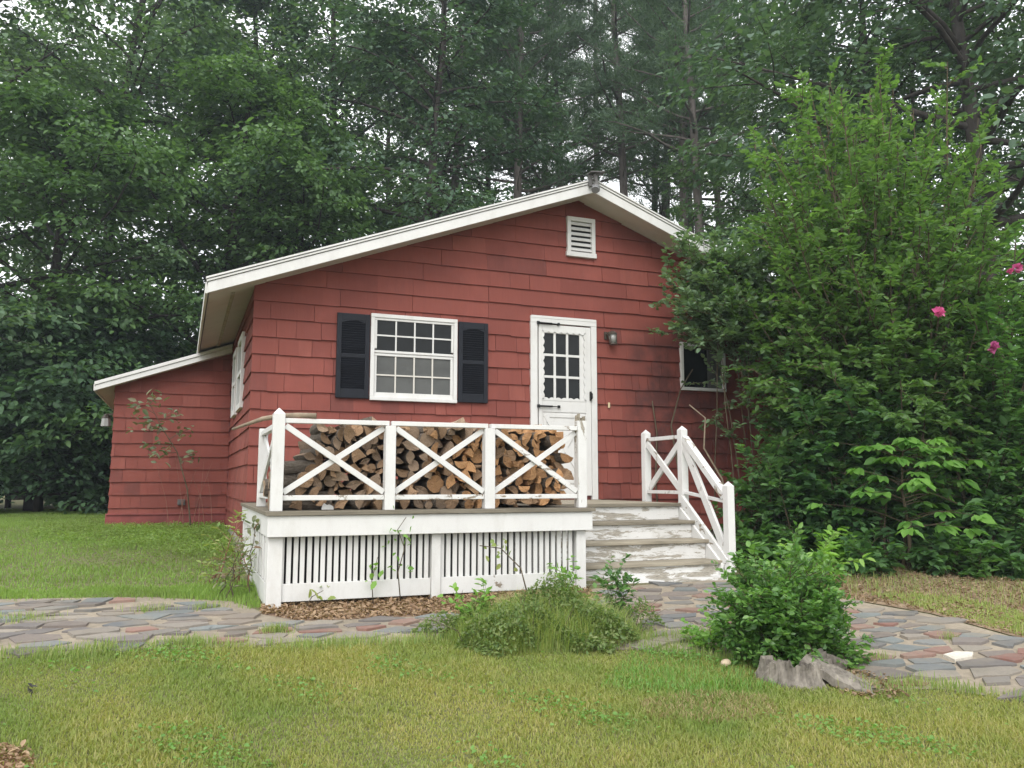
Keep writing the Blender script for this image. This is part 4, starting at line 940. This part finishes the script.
lm_ = leaf_mesh('foliage', C_+A_*.02, A_, unit(rng.normal(0, .28, (n, 3))+np.array([0, 0, 1.0])), ln, ln*.56, 6, .10, .22)
wd.build('stem', M['stem'], None).parent = root; link('foliage', lm_, M['broad'], root)
x, y, z = at_depth(772, 8.95)
put_shrub('dark_shrub', shrub(76, (0, 0, .85, .48, .4, .62), 34, .085, M['dark'], per=13, twigs=9, ratio=.62, tw=.34, base=.2, stem_r=.010, gap=.4, tmin=.2), (x, y, z), 'shaded leafy shrub against the wall between the handrail and the big shrubs')
x, y, z = at_depth(985, 8.9)
put_shrub('dark_shrub', shrub(66, (0, 0, .9, 1.3, .7, .9), 50, .10, M['dark'], per=16, twigs=9, ratio=.6, tw=.5, base=.4, stem_r=.014, gap=.35), (x, y, z), 'low shaded shrub below the pink-flowered shrub')
x, y, z = at_depth(800, 7.6)
put_shrub('seedling', shrub(67, (.12, 0, .26, .42, .25, .2), 9, .10, M['bright'], per=6, twigs=4, ratio=.45, tw=.22, base=.06, stem_r=.006, gap=.2, droop=.3), (x, y, z), 'light green seedling with pointed leaves behind the stump shrub', 'plant')
# low plants along the shaded edge of the mulch bank
for (u, v, sd_, mt, sc_, lb) in ((842, 572, 81, 'bright', 1.0, 'light green herb at the foot of the tall shrub'), (872, 576, 82, 'dark', 1.1, 'dark leafy herb between the seedling and the sapling'), (938, 574, 83, 'dark', 1.2, 'dark herb right of the sapling stem at the mulch edge'),
        (968, 577, 84, 'rose', 1.1, 'mid green herb under the pink-flowered shrub'), (1008, 578, 85, 'dark', 1.3, 'dark leafy herb near the picture edge of the mulch bank'), (760, 566, 86, 'rose', 1.2, 'leafy herb between the last stair post and the stump shrub')):
    c = on_ground(u, v); put_shrub('herb', shrub(sd_, (0, 0, .22, .26, .2, .18), 12, .085, M[mt], per=7, twigs=5, ratio=.6, tw=.16, base=.08, stem_r=.005, gap=.3, droop=.25), tuple(c), lb, 'plant', sc=sc_)
# shrub growing out of the stump
sx, sy = 2.70, -4.72
put_shrub('stump_shrub', shrub(68, (0, .0, .36, .42, .36, .34), 84, .042, M['glossy'], per=18, twigs=10, ratio=.55, tw=.17, base=.09, stem_r=.006, gap=.22, flat=.6), (sx, sy, float(ground(sx, sy))), 'rounded glossy green shrub growing behind the grey stump')
put_shrub('stump_shrub', shrub(69, (.0, 0, .16, .15, .14, .17), 14, .042, M['glossy'], per=10, twigs=6, ratio=.58, tw=.12, base=.05, stem_r=.005, gap=.2, flat=.6), gpos(3.02, -4.86), 'small leafy offshoot beside the stump at the path edge')
# stump: low hollow weathered bole, ribbed and cracked, with a split root slab
def hashn(a, b=0.0): return math.sin(a*12.9898+b*78.233)*.5+math.sin(a*5.17+b*3.1+1.3)*.5
bm = bmesh.new(); ns = 96; nr = 9; c0 = (2.58, -4.98); zb2 = float(ground(*c0)); RV = []
for k in range(nr):
    h = k/(nr-1); RV.append([])
    for i in range(ns):
        t = 2*math.pi*i/ns; rib = .05*hashn(t*3.0)+.035*math.sin(t*13+2*math.sin(h*3))+.022*math.sin(t*29+h*2)+.012*random.gauss(0, 1)
        flare = .55*(1-h)**2.2*(1+.5*math.sin(3*t+1)); rad = .165*(1+rib+flare); top = .10+.018*math.sin(2*t+.6)+.012*math.sin(7*t)+.010*random.gauss(0, 1)*(k == nr-1)
        RV[-1].append(bm.verts.new((c0[0]+1.25*rad*math.cos(t), c0[1]+rad*.9*math.sin(t), zb2-.05+(top+.05)*h)))
inner = [bm.verts.new((c0[0]+(v.co.x-c0[0])*random.uniform(.66, .74), c0[1]+(v.co.y-c0[1])*.70, v.co.z-.012+random.gauss(0, .006))) for v in RV[-1]]; deep = [bm.verts.new((c0[0]+(v.co.x-c0[0])*.5, c0[1]+(v.co.y-c0[1])*.5, zb2+.03)) for v in RV[-1]]
allr = RV+[inner, deep]
for a in range(len(allr)-1):
    for i in range(ns): f = bm.faces.new((allr[a][i], allr[a][(i+1) % ns], allr[a+1][(i+1) % ns], allr[a+1][i])); f.material_index = 1 if a >= len(RV) else 0
f = bm.faces.new(deep); f.material_index = 1; bmesh.ops.recalc_face_normals(bm, faces=bm.faces)
me = bpy.data.meshes.new('bole'); bm.to_mesh(me); bm.free(); stump = thing('tree_stump', 'weathered grey hollow tree stump at the front edge of the path', 'stump', (c0[0], c0[1], zb2))
me.transform(Matrix.Translation((-c0[0], -c0[1], -zb2))); bo = link('bole', me, [M['stump'], M['stumpc']], stump)
def rough_slab(a, b_, w_, th, name):
    bm = bmesh.new(); a = Vector(a); b_ = Vector(b_); d = (b_-a); sd = d.cross(Vector((0, 0, 1))).normalized(); up = sd.cross(d).normalized(); n1, n2 = 14, 10; top = []; bot = []
    for i in range(n1+1):
        t = i/n1; rt, rb = [], []
        for j in range(n2+1):
            q = j/n2-.5; ww = w_*(1-.25*t+.06*hashn(i*.7, q)); p = a+d*(t+.05*hashn(q*9)*(t > .9)); crk = -.010*(abs(math.sin(j*1.9+.15*i)) > .93)
            p = p+sd*(q*ww)+up*(crk+.006*hashn(t*3, j*1.1)-.018*(2*q)**2); rt.append(bm.verts.new(p+up*th*.5)); rb.append(bm.verts.new(p-up*th*.5))
        top.append(rt); bot.append(rb)
    for i in range(n1):
        for j in range(n2): bm.faces.new((top[i][j], top[i+1][j], top[i+1][j+1], top[i][j+1])); bm.faces.new((bot[i][j], bot[i][j+1], bot[i+1][j+1], bot[i+1][j]))
        bm.faces.new((top[i][0], bot[i][0], bot[i+1][0], top[i+1][0])); bm.faces.new((top[i][n2], top[i+1][n2], bot[i+1][n2], bot[i][n2]))
    for j in range(n2): bm.faces.new((top[0][j], top[0][j+1], bot[0][j+1], bot[0][j])); bm.faces.new((top[n1][j], bot[n1][j], bot[n1][j+1], top[n1][j+1]))
    bmesh.ops.recalc_face_normals(bm, faces=bm.faces); me = bpy.data.meshes.new(name); bm.to_mesh(me); bm.free(); me.transform(Matrix.Translation((-c0[0], -c0[1], -zb2))); return link(name, me, M['stump'], stump)
rough_slab((2.64, -5.0, zb2+.115), (2.83, -5.30, zb2-.02), .22, .04, 'root_slab')
rough_slab((2.70, -4.86, zb2+.15), (2.92, -5.00, zb2+.06), .06, .03, 'root_slab')

# weedy mound in front of the porch
def mound(poly_c, rx, ry, h, n, mats, label, leafn):
    cx, cy = poly_c; root = thing('weed_mound', label, 'weeds', (cx, cy, float(ground(cx, cy))))
    a = rng.uniform(0, 6.283, n); q = np.sqrt(rng.uniform(0, 1, n)); X = rx*q*np.cos(a); Y = ry*q*np.sin(a); hh = h*np.sqrt(np.maximum(.05, 1-q**2.2))*rng.uniform(.45, 1.12, n)
    zg = ground(cx+X, cy+Y)-root.location.z; D = unit(np.stack([X/rx*.6, Y/ry*.6, 0*X], -1)+rng.normal(0, .5, (n, 3))*np.array([1, 1, 0]))*rng.uniform(.2, 1, (n, 1))
    me = blades('grass_stem', np.stack([X, Y, zg], -1), D, hh, rng.uniform(.002, .0045, n)); link('grass_stem', me, mats[0], root)
    m_ = leafn; a = rng.uniform(0, 6.283, m_); q = np.sqrt(rng.uniform(0, 1, m_)); wob = 1+.22*np.sin(5*a+1)+.14*np.sin(9*a+2); X = rx*q*np.cos(a)*wob; Y = ry*q*np.sin(a)*wob
    bump_ = .66+.36*np.sin(X*8+1)*np.cos(Y*10)+.30*np.sin(X*19+Y*15); Z = h*np.sqrt(np.maximum(.03, 1-q**2.2))*bump_*rng.uniform(.35, 1.0, m_)**.45; zg = ground(cx+X, cy+Y)-root.location.z
    ln = rng.uniform(.012, .042, m_)*rng.uniform(.6, 1.1, m_); A = unit(np.stack([X/rx, Y/ry, 0*X], -1)*.5+rng.normal(0, .7, (m_, 3)))
    me = leaf_mesh('foliage', np.stack([X, Y, Z+zg], -1), A, unit(rng.normal(0, .5, (m_, 3))+np.array([0, 0, 1.0])), ln, ln*.5, 6); link('foliage', me, mats[1], root)
    k = 16; me_pts = MB()
    for i in range(k):
        an = random.uniform(0, 6.283); q = random.uniform(.1, 1); px_, py_ = rx*q*math.cos(an), ry*q*math.sin(an); zz = float(ground(cx+px_, cy+py_))-root.location.z; hh_ = h*random.uniform(.8, 1.35)*(1-.4*q)
        me_pts = MB(); me_pts.tube([(px_, py_, zz), (px_*1.08, py_*1.05, zz+hh_*.6), (px_*1.25+random.gauss(0, .06), py_*1.1, zz+hh_)], [.003, .0025, .001], 4)
        link('shoot', me_pts.mesh('shoot'), M['stem'], root)
    return root
mound((1.56, -3.85), .66, .40, .315, 6500, (M['weed'], M['mound']), 'loose yellow-green weed mound spilling over the path in front of the porch', 15000)
put_shrub('weed', shrub(70, (0, 0, .28, .16, .14, .2), 10, .055, M['glossy'], per=8, twigs=4, ratio=.55, tw=.12, base=.05, stem_r=.004, gap=.3), gpos(2.28, -3.5), 'leafy green weed at the step side of the weed mound', 'weed')
put_shrub('weed', shrub(71, (0, 0, .22, .14, .12, .14), 8, .06, M['bright'], per=6, twigs=4, ratio=.5, tw=.1, base=.04, stem_r=.004, gap=.3), gpos(1.15, -3.62), 'leafy weed at the porch side of the weed mound', 'weed')
put_shrub('weed', shrub(72, (0, 0, .18, .13, .12, .13), 8, .05, M['bright'], per=6, twigs=4, ratio=.5, tw=.1, base=.04, stem_r=.004, gap=.3), gpos(2.18, -2.86), 'pale weed sprouting at the foot of the end skirt post', 'weed')
put_shrub('weed', shrub(75, (0, 0, .12, .12, .12, .10), 9, .045, M['clover'], per=7, twigs=4, ratio=.7, tw=.09, base=.04, stem_r=.003, gap=.3), gpos(2.42, -4.35), 'small weed sprouting in the grass between mound and stump shrub', 'weed')
# vines on the skirt, stems on the walls
def vine(name, pts, r, label, mat, leaves, L, lm, cat='vine', spread=.05, seed=1):
    root = thing(name, label, cat, pts[0]); mb = MB(); mb.tube(pts, [r*(1-.6*i/len(pts)) for i in range(len(pts))], 5); mb.build('stem', mat, root, smooth=True)
    if leaves:
        t = rng.uniform(.25, 1, leaves); P = np.array([along([np.array(p) for p in pts], min(.999, q))[0] for q in t])+rng.normal(0, spread, (leaves, 3)); ln = L*rng.uniform(.6, 1.3, leaves)
        me = leaf_mesh('foliage', P-np.array(root.location), unit(rng.normal(0, 1, (leaves, 3))+np.array([0, -.3, .1])), unit(rng.normal(0, .5, (leaves, 3))+np.array([0, -.4, .8])), ln, ln*.6); link('foliage', me, lm, root)
    return root
vine('vine', [(.90, -2.72, -.66), (.88, -2.71, -.45), (.93, -2.70, -.28), (.87, -2.72, -.14), (.93, -2.73, -.05)], .005, 'thin leafy vine climbing the slatted skirt under the second railing post', M['stem'], 26, .05, M['bright'])
vine('vine', [(.70, -2.70, -.66), (.69, -2.69, -.5), (.73, -2.69, -.34)], .004, 'short pale vine poking out of the slatted skirt near the house corner', M['stem'], 9, .06, M['bright'], spread=.04)
vine('vine', [(1.75, -3.15, -.66), (1.72, -3.05, -.42), (1.60, -2.95, -.28), (1.45, -2.9, -.26)], .006, 'arching weed stem leaning against the skirt above the weed mound', M['stem'], 16, .05, M['weed'])
vine('vine', [(.20, -2.72, -.70), (.26, -2.70, -.60), (.34, -2.70, -.56)], .004, 'tiny pale vine on the skirt board by the corner post', M['stem'], 7, .06, M['weed'], spread=.04)
for i, (pts, lb) in enumerate(((((4.75, -.12, -.6), (4.72, -.06, .2), (4.76, -.05, .8), (4.70, -.05, 1.2)), 'thin brown vine stem on the red wall just past the handrail'),
        (((4.95, -.25, -.6), (5.0, -.15, .3), (4.92, -.12, .9), (5.05, -.15, 1.35), (5.2, -.2, 1.6)), 'crooked brown vine stem below the small window'),
        (((5.35, -.9, -.65), (5.15, -.8, .25), (4.95, -.75, .6), (4.98, -.75, .95), (4.8, -.7, 1.1)), 'bent dead branch between the handrail and the dark shrub'))):
    vine('climbing_vine', pts, .014, lb, M['dead'] if i == 2 else M['stem'], 0, .05, M['grey'])
# oak sapling in front of the side wing
sp = [(-.48, 3.25, -.46), (-.55, 3.2, .1), (-.70, 3.15, .6), (-.92, 3.1, .95), (-1.10, 3.08, 1.30)]
root = thing('oak_sapling', 'thin leaning sapling with greyish leaves in front of the side wing', 'sapling', sp[0]); mb = MB(); mb.tube(sp, [.012, .010, .008, .006, .003], 5)
tips = []
for (t, dx, dz) in ((.45, .22, .1), (.55, -.35, .02), (.62, .25, .15), (.7, -.38, .10), (.78, .22, .12), (.86, -.25, .1), (.95, .1, .08), (.5, -.25, -.08), (.66, -.2, .2)):
    c, d = along([np.array(p) for p in sp], t); e = c+np.array([dx, random.uniform(-.15, .1), dz]); mb.tube([c, (c+e)/2+np.array([0, 0, .02]), e], [.005, .004, .002], 4); tips += [e, (c+e)/2]
mb.build('stem', M['stem'], root)
tp = np.repeat(np.array(tips), 8, 0); n = len(tp); ln = rng.uniform(.06, .13, n)
me = leaf_mesh('foliage', tp+rng.normal(0, .05, (n, 3))-np.array(root.location), unit(rng.normal(0, 1, (n, 3))*np.array([1, 1, .5])), unit(rng.normal(0, .5, (n, 3))+np.array([0, 0, 1.0])), ln, ln*.5); link('foliage', me, M['oakred'], root)
for i in range(7):
    x0_ = -.75+i*.09; lean = random.uniform(-.35, .35); pts = [(x0_, 3.35, -.45), (x0_+lean*.3, 3.4, -.05), (x0_+lean, 3.45, random.uniform(.2, .6))]
    mb = MB(); mb.tube(pts, [.006, .004, .002], 4); o = mb.build('dry_weed', M['red_stem']); tag(o, 'dry reddish weed stem standing in front of the side wing', 'weed', 'dry weed stems by the side wing')
put_shrub('weed_shrub', shrub(73, (.04, 0, .40, .13, .32, .36), 7, .055, M['weed'], per=6, twigs=5, ratio=.4, tw=.2, base=.12, stem_r=.007, gap=.35, stem_mat=M['red_stem']), gpos(-.22, -1.55), 'straggly reddish-stemmed weeds against the side of the porch', 'weeds')
put_shrub('weed_shrub', shrub(74, (.02, 0, .42, .08, .14, .30), 4, .07, M['oakred'], per=7, twigs=4, ratio=.42, tw=.16, base=.1, stem_r=.006, gap=.35), gpos(-.17, -2.15), 'dark long-leaved weed at the front corner of the porch side', 'weeds')

# ================================================================== GRASS AND LITTER (uncountable)
HOUSEFP = [(-1.58, 3.8), (0, 3.8), (0, -.05), (-.07, -.1), (-.07, -2.72), (2.5, -2.72), (2.5, -2.3), (4.15, -2.3), (4.15, -.05), (7.5, -.05), (7.5, 12), (-1.58, 12)]
def scatter(poly, n, avoid, rag=0):
    xs = [p[0] for p in poly]; ys = [p[1] for p in poly]; x = rng.uniform(min(xs), max(xs), n); y = rng.uniform(min(ys), max(ys), n); k = inside(poly, x, y)
    xr = x+rng.normal(0, rag, n) if rag else x; yr = y+rng.normal(0, rag, n) if rag else y
    for a in avoid: k &= ~inside(a, xr, yr)
    return x[k], y[k]
def grass(name, poly, n, avoid, h, wdt, mat, label, rag=.05, lean=.55, hvar=None):
    x, y = scatter(poly, n, avoid, rag); k = len(x); a = rng.uniform(0, 6.283, k); s = rng.uniform(.1, 1, k)*lean
    H = h*rng.uniform(.5, 1.25, k)*(.75+.35*np.sin(x*2.1+1)*np.sin(y*2.7)+.15*np.sin(x*7)*np.cos(y*6.3))
    me = blades(name, np.stack([x, y, ground(x, y)], -1), np.stack([np.cos(a)*s, np.sin(a)*s, 0*a], -1)+1e-4, np.maximum(.012, H), wdt*rng.uniform(.7, 1.3, k))
    return tag(link(name, me, mat), label, 'grass', kind='stuff')
fg_px = [(-60, 640), (60, 648), (250, 640), (420, 632), (560, 640), (700, 640), (868, 678), (940, 676), (1080, 700), (1090, 800), (500, 800), (-60, 800)]
FG = [tuple(on_ground(u, v)[:2]) for u, v in fg_px]
DRY = [[tuple(on_ground(u, v)[:2]) for u, v in [(640, 705), (700, 695), (770, 700), (780, 716), (720, 728), (650, 722)]]]
grass('grass', FG, 330000, [PATH, CORNER], .034, .0046, M['grass'], 'mown yellowish green front lawn', .07, 1.7)
x, y = scatter(FG, 60000, [PATH, CORNER], .02); kp = (np.sin(x*3.1+.7)*np.cos(y*4.3)+np.sin(x*8.3+y*5.1)*.6+rng.normal(0, .35, len(x))) > .95; x = x[kp]; y = y[kp]; n = len(x); ln = rng.uniform(.010, .026, n)
me = leaf_mesh('lawn_weeds', np.stack([x, y, ground(x, y)+rng.uniform(.008, .035, n)], -1), unit(rng.normal(0, 1, (n, 3))*np.array([1, 1, .3])), unit(rng.normal(0, .35, (n, 3))+np.array([0, 0, 1.0])), ln, ln*.75, 6)
tag(link('lawn_weeds', me, M['clover']), 'clover and small broad leaves growing through the front lawn', 'weeds', kind='stuff')
LAWN = [(-9, -1.2), (-3.2, -1.75), (-.12, -2.05), (-.02, 3.8), (-1.5, 3.8), (-1.5, 13), (-12, 13)]
grass('grass', LAWN, 300000, [PATH], .042, .007, M['grassfar'], 'green side lawn beside the house', .05, 1.5)
grass('grass', [(-3.2, -2.4), (-.08, -2.65), (-.04, -1.6), (-3.2, -1.2)], 26000, [PATH], .07, .005, M['grassfar'], 'longer grass at the porch side of the path', .06)
# low broad-leaved ground cover in front of the wing
x, y = scatter([(-2.4, 3.75), (-.05, 3.75), (-.05, -1.2), (-.9, -.4), (-2.3, 2.0)], 60000, [], 0); kp = (np.sin(x*5+1)*np.cos(y*4.1)*.35+rng.normal(0, .45, len(x))+(x+.9)*.45+(y-2.2)*.35) > 0; x = x[kp]; y = y[kp]; n = len(x); ln = rng.uniform(.014, .034, n)
me = leaf_mesh('ground_cover', np.stack([x, y, ground(x, y)+rng.uniform(.02, .10, n)], -1), unit(rng.normal(0, 1, (n, 3))*np.array([1, 1, .5])), unit(rng.normal(0, .35, (n, 3))+np.array([0, 0, 1.0])), ln, ln*.8, 4)
tag(link('ground_cover', me, M['grassfar']), 'bright low leafy ground cover along the side wing', 'ground cover', kind='stuff')
# stray tufts through the path joints and edges
tx, ty = [], []
for (u, v, s, k) in ((275, 634, .05, 260), (185, 646, .08, 260), (20, 622, .10, 220), (150, 612, .07, 120), (410, 646, .12, 300), (330, 648, .12, 300), (700, 640, .15, 500), (640, 640, .12, 500), (880, 662, .05, 60), (950, 640, .04, 60), (905, 688, .1, 200), (90, 655, .12, 260), (205, 610, .06, 120)):
    c = on_ground(u, v); tx.append(rng.normal(c[0], s, k)); ty.append(rng.normal(c[1], s*.5, k))
EDGE = [on_ground(u, v)[:2] for u, v in path_px[14:]]
for p_, q_ in zip(EDGE[:-1], EDGE[1:]):
    L_ = math.hypot(*(q_-p_)); k = int(L_*900); t = rng.uniform(0, 1, k); t = t[np.sin(t*L_*9+p_[0]*5)+rng.normal(0, .8, k) > -.3]; k = len(t); tx.append(p_[0]+(q_[0]-p_[0])*t+rng.normal(0, .03, k)); ty.append(p_[1]+(q_[1]-p_[1])*t+rng.normal(.03, .05, k))
x = np.concatenate(tx); y = np.concatenate(ty); k = len(x); a = rng.uniform(0, 6.283, k); s = rng.uniform(.1, .7, k)
me = blades('grass_tufts', np.stack([x, y, ground(x, y)], -1), np.stack([np.cos(a)*s, np.sin(a)*s, 0*a], -1), rng.uniform(.025, .085, k), rng.uniform(.003, .005, k)); tag(link('grass_tufts', me, M['weed']), 'stray grass tufts in the flagstone joints', 'grass', kind='stuff')
# greener clumpy grass between the mound and the stump
GR = [tuple(on_ground(u, v)[:2]) for u, v in [(600, 690), (640, 640), (720, 640), (780, 670), (790, 690), (700, 700)]]
grass('grass', GR, 5000, [PATH], .055, .0045, M['clover'], 'longer bright grass between the weed mound and the stump', .25, 1.4)
# bank: sparse grass, straw and leaf litter
grass('grass', BANK, 7000, [], .07, .005, M['straw'], 'dry straw-coloured grass on the mulch bank', .05, 1.0)
BK2 = [tuple(on_ground(u, v)[:2]) for u, v in [(870, 596), (960, 600), (1110, 636), (1110, 664), (1010, 634), (930, 612)]]
grass('grass', BK2, 9000, [], .08, .0045, M['weed'], 'green grass fringing the upper edge of the path', .05)
grass('grass', [tuple(on_ground(u, v)[:2]) for u, v in [(840, 575), (900, 570), (1110, 578), (1110, 660), (1010, 632), (930, 610), (850, 596)]], 7000, [], .09, .0045, M['weed'], 'thin green grass on the mulch bank', .05)
def litter(name, poly, n, mat, label, L=(.02, .05), lift=.03, avoid=[]):
    x, y = scatter(poly, n, avoid); k = len(x); ln = rng.uniform(L[0], L[1], k)
    me = leaf_mesh(name, np.stack([x, y, ground(x, y)+rng.uniform(.008, lift, k)], -1), unit(rng.normal(0, 1, (k, 3))*np.array([1, 1, .25])), unit(rng.normal(0, .55, (k, 3))+np.array([0, 0, 1.0])), ln, ln*rng.uniform(.3, .6, k), 6, .3, .25)
    return tag(link(name, me, mat), label, 'leaf litter', kind='stuff')
litter('leaf_litter', LITTER, 6000, M['litter'], 'brown dry leaves along the foot of the porch skirt')
litter('leaf_litter', BANK, 16000, M['litter'], 'brown leaf litter over the mulch bank', (.015, .045))
litter('leaf_litter', CORNER, 1500, M['litter'], 'reddish bark mulch in the near corner', (.015, .04))
litter('leaf_litter', [tuple(on_ground(u, v)[:2]) for u, v in [(840, 668), (890, 680), (905, 698), (860, 702), (830, 690)]], 500, M['litter'], 'dry leaves beside the stump', (.015, .04))
grass('grass', DRY[0], 3800, [], .035, .004, M['straw'], 'bleached dry patch of lawn in front of the stump', .3, 1.6)
# small single things in the grass
c = on_ground(726, 668); mb = MB(); bm = bmesh.new(); bmesh.ops.create_icosphere(bm, subdivisions=3, radius=.028)
for v in bm.verts: v.co = Vector((v.co.x*1.15, v.co.y*.9, v.co.z*.8))*(1+.06*math.sin(v.co.x*90)*math.cos(v.co.y*70))
me = bpy.data.meshes.new('pebble'); bm.to_mesh(me); bm.free(); me.polygons.foreach_set('use_smooth', [True]*len(me.polygons)); o = link('pebble', me, simple('pale_stone', (.50, .40, .28), .7)); o.location = (c[0], c[1], c[2]+.028); tag(o, 'small pale round stone in the grass before the stump shrub', 'stone')
c = on_ground(28, 693); n = 5; me = leaf_mesh('dead_leaf', rng.normal(0, .012, (n, 3)), unit(rng.normal(0, 1, (n, 3))), unit(rng.normal(0, .5, (n, 3))+np.array([0, 0, 1.0])), np.full(n, .038), np.full(n, .026)); o = link('dead_leaf', me, simple('dark_leaf', (.03, .027, .025), .6)); o.location = (c[0], c[1], c[2]+.032); tag(o, 'curled dark dead leaf lying on the front lawn', 'leaf')

# ================================================================== VEIL VOLUME
mb = MB(); mb.box(-70, 90, -30, 75, -3.5, 40); hz = mb.build('haze', None)  # added volume lifts the dark foliage, imitating veiling lens glare
hm_ = bpy.data.materials.new('veil_haze'); hm_.use_nodes = True; nt = hm_.node_tree; nt.nodes.clear(); o = N(nt, 'ShaderNodeOutputMaterial'); pv = N(nt, 'ShaderNodeVolumePrincipled', Density=.0016, Anisotropy=.3)
pv.inputs['Color'].default_value = (.74, .84, .94, 1); nt.links.new(pv.outputs[0], o.inputs['Volume']); hz.data.materials.clear(); hz.data.materials.append(hm_); tag(hz, 'thin pale haze volume standing in for lens veil', 'haze', kind='stuff')
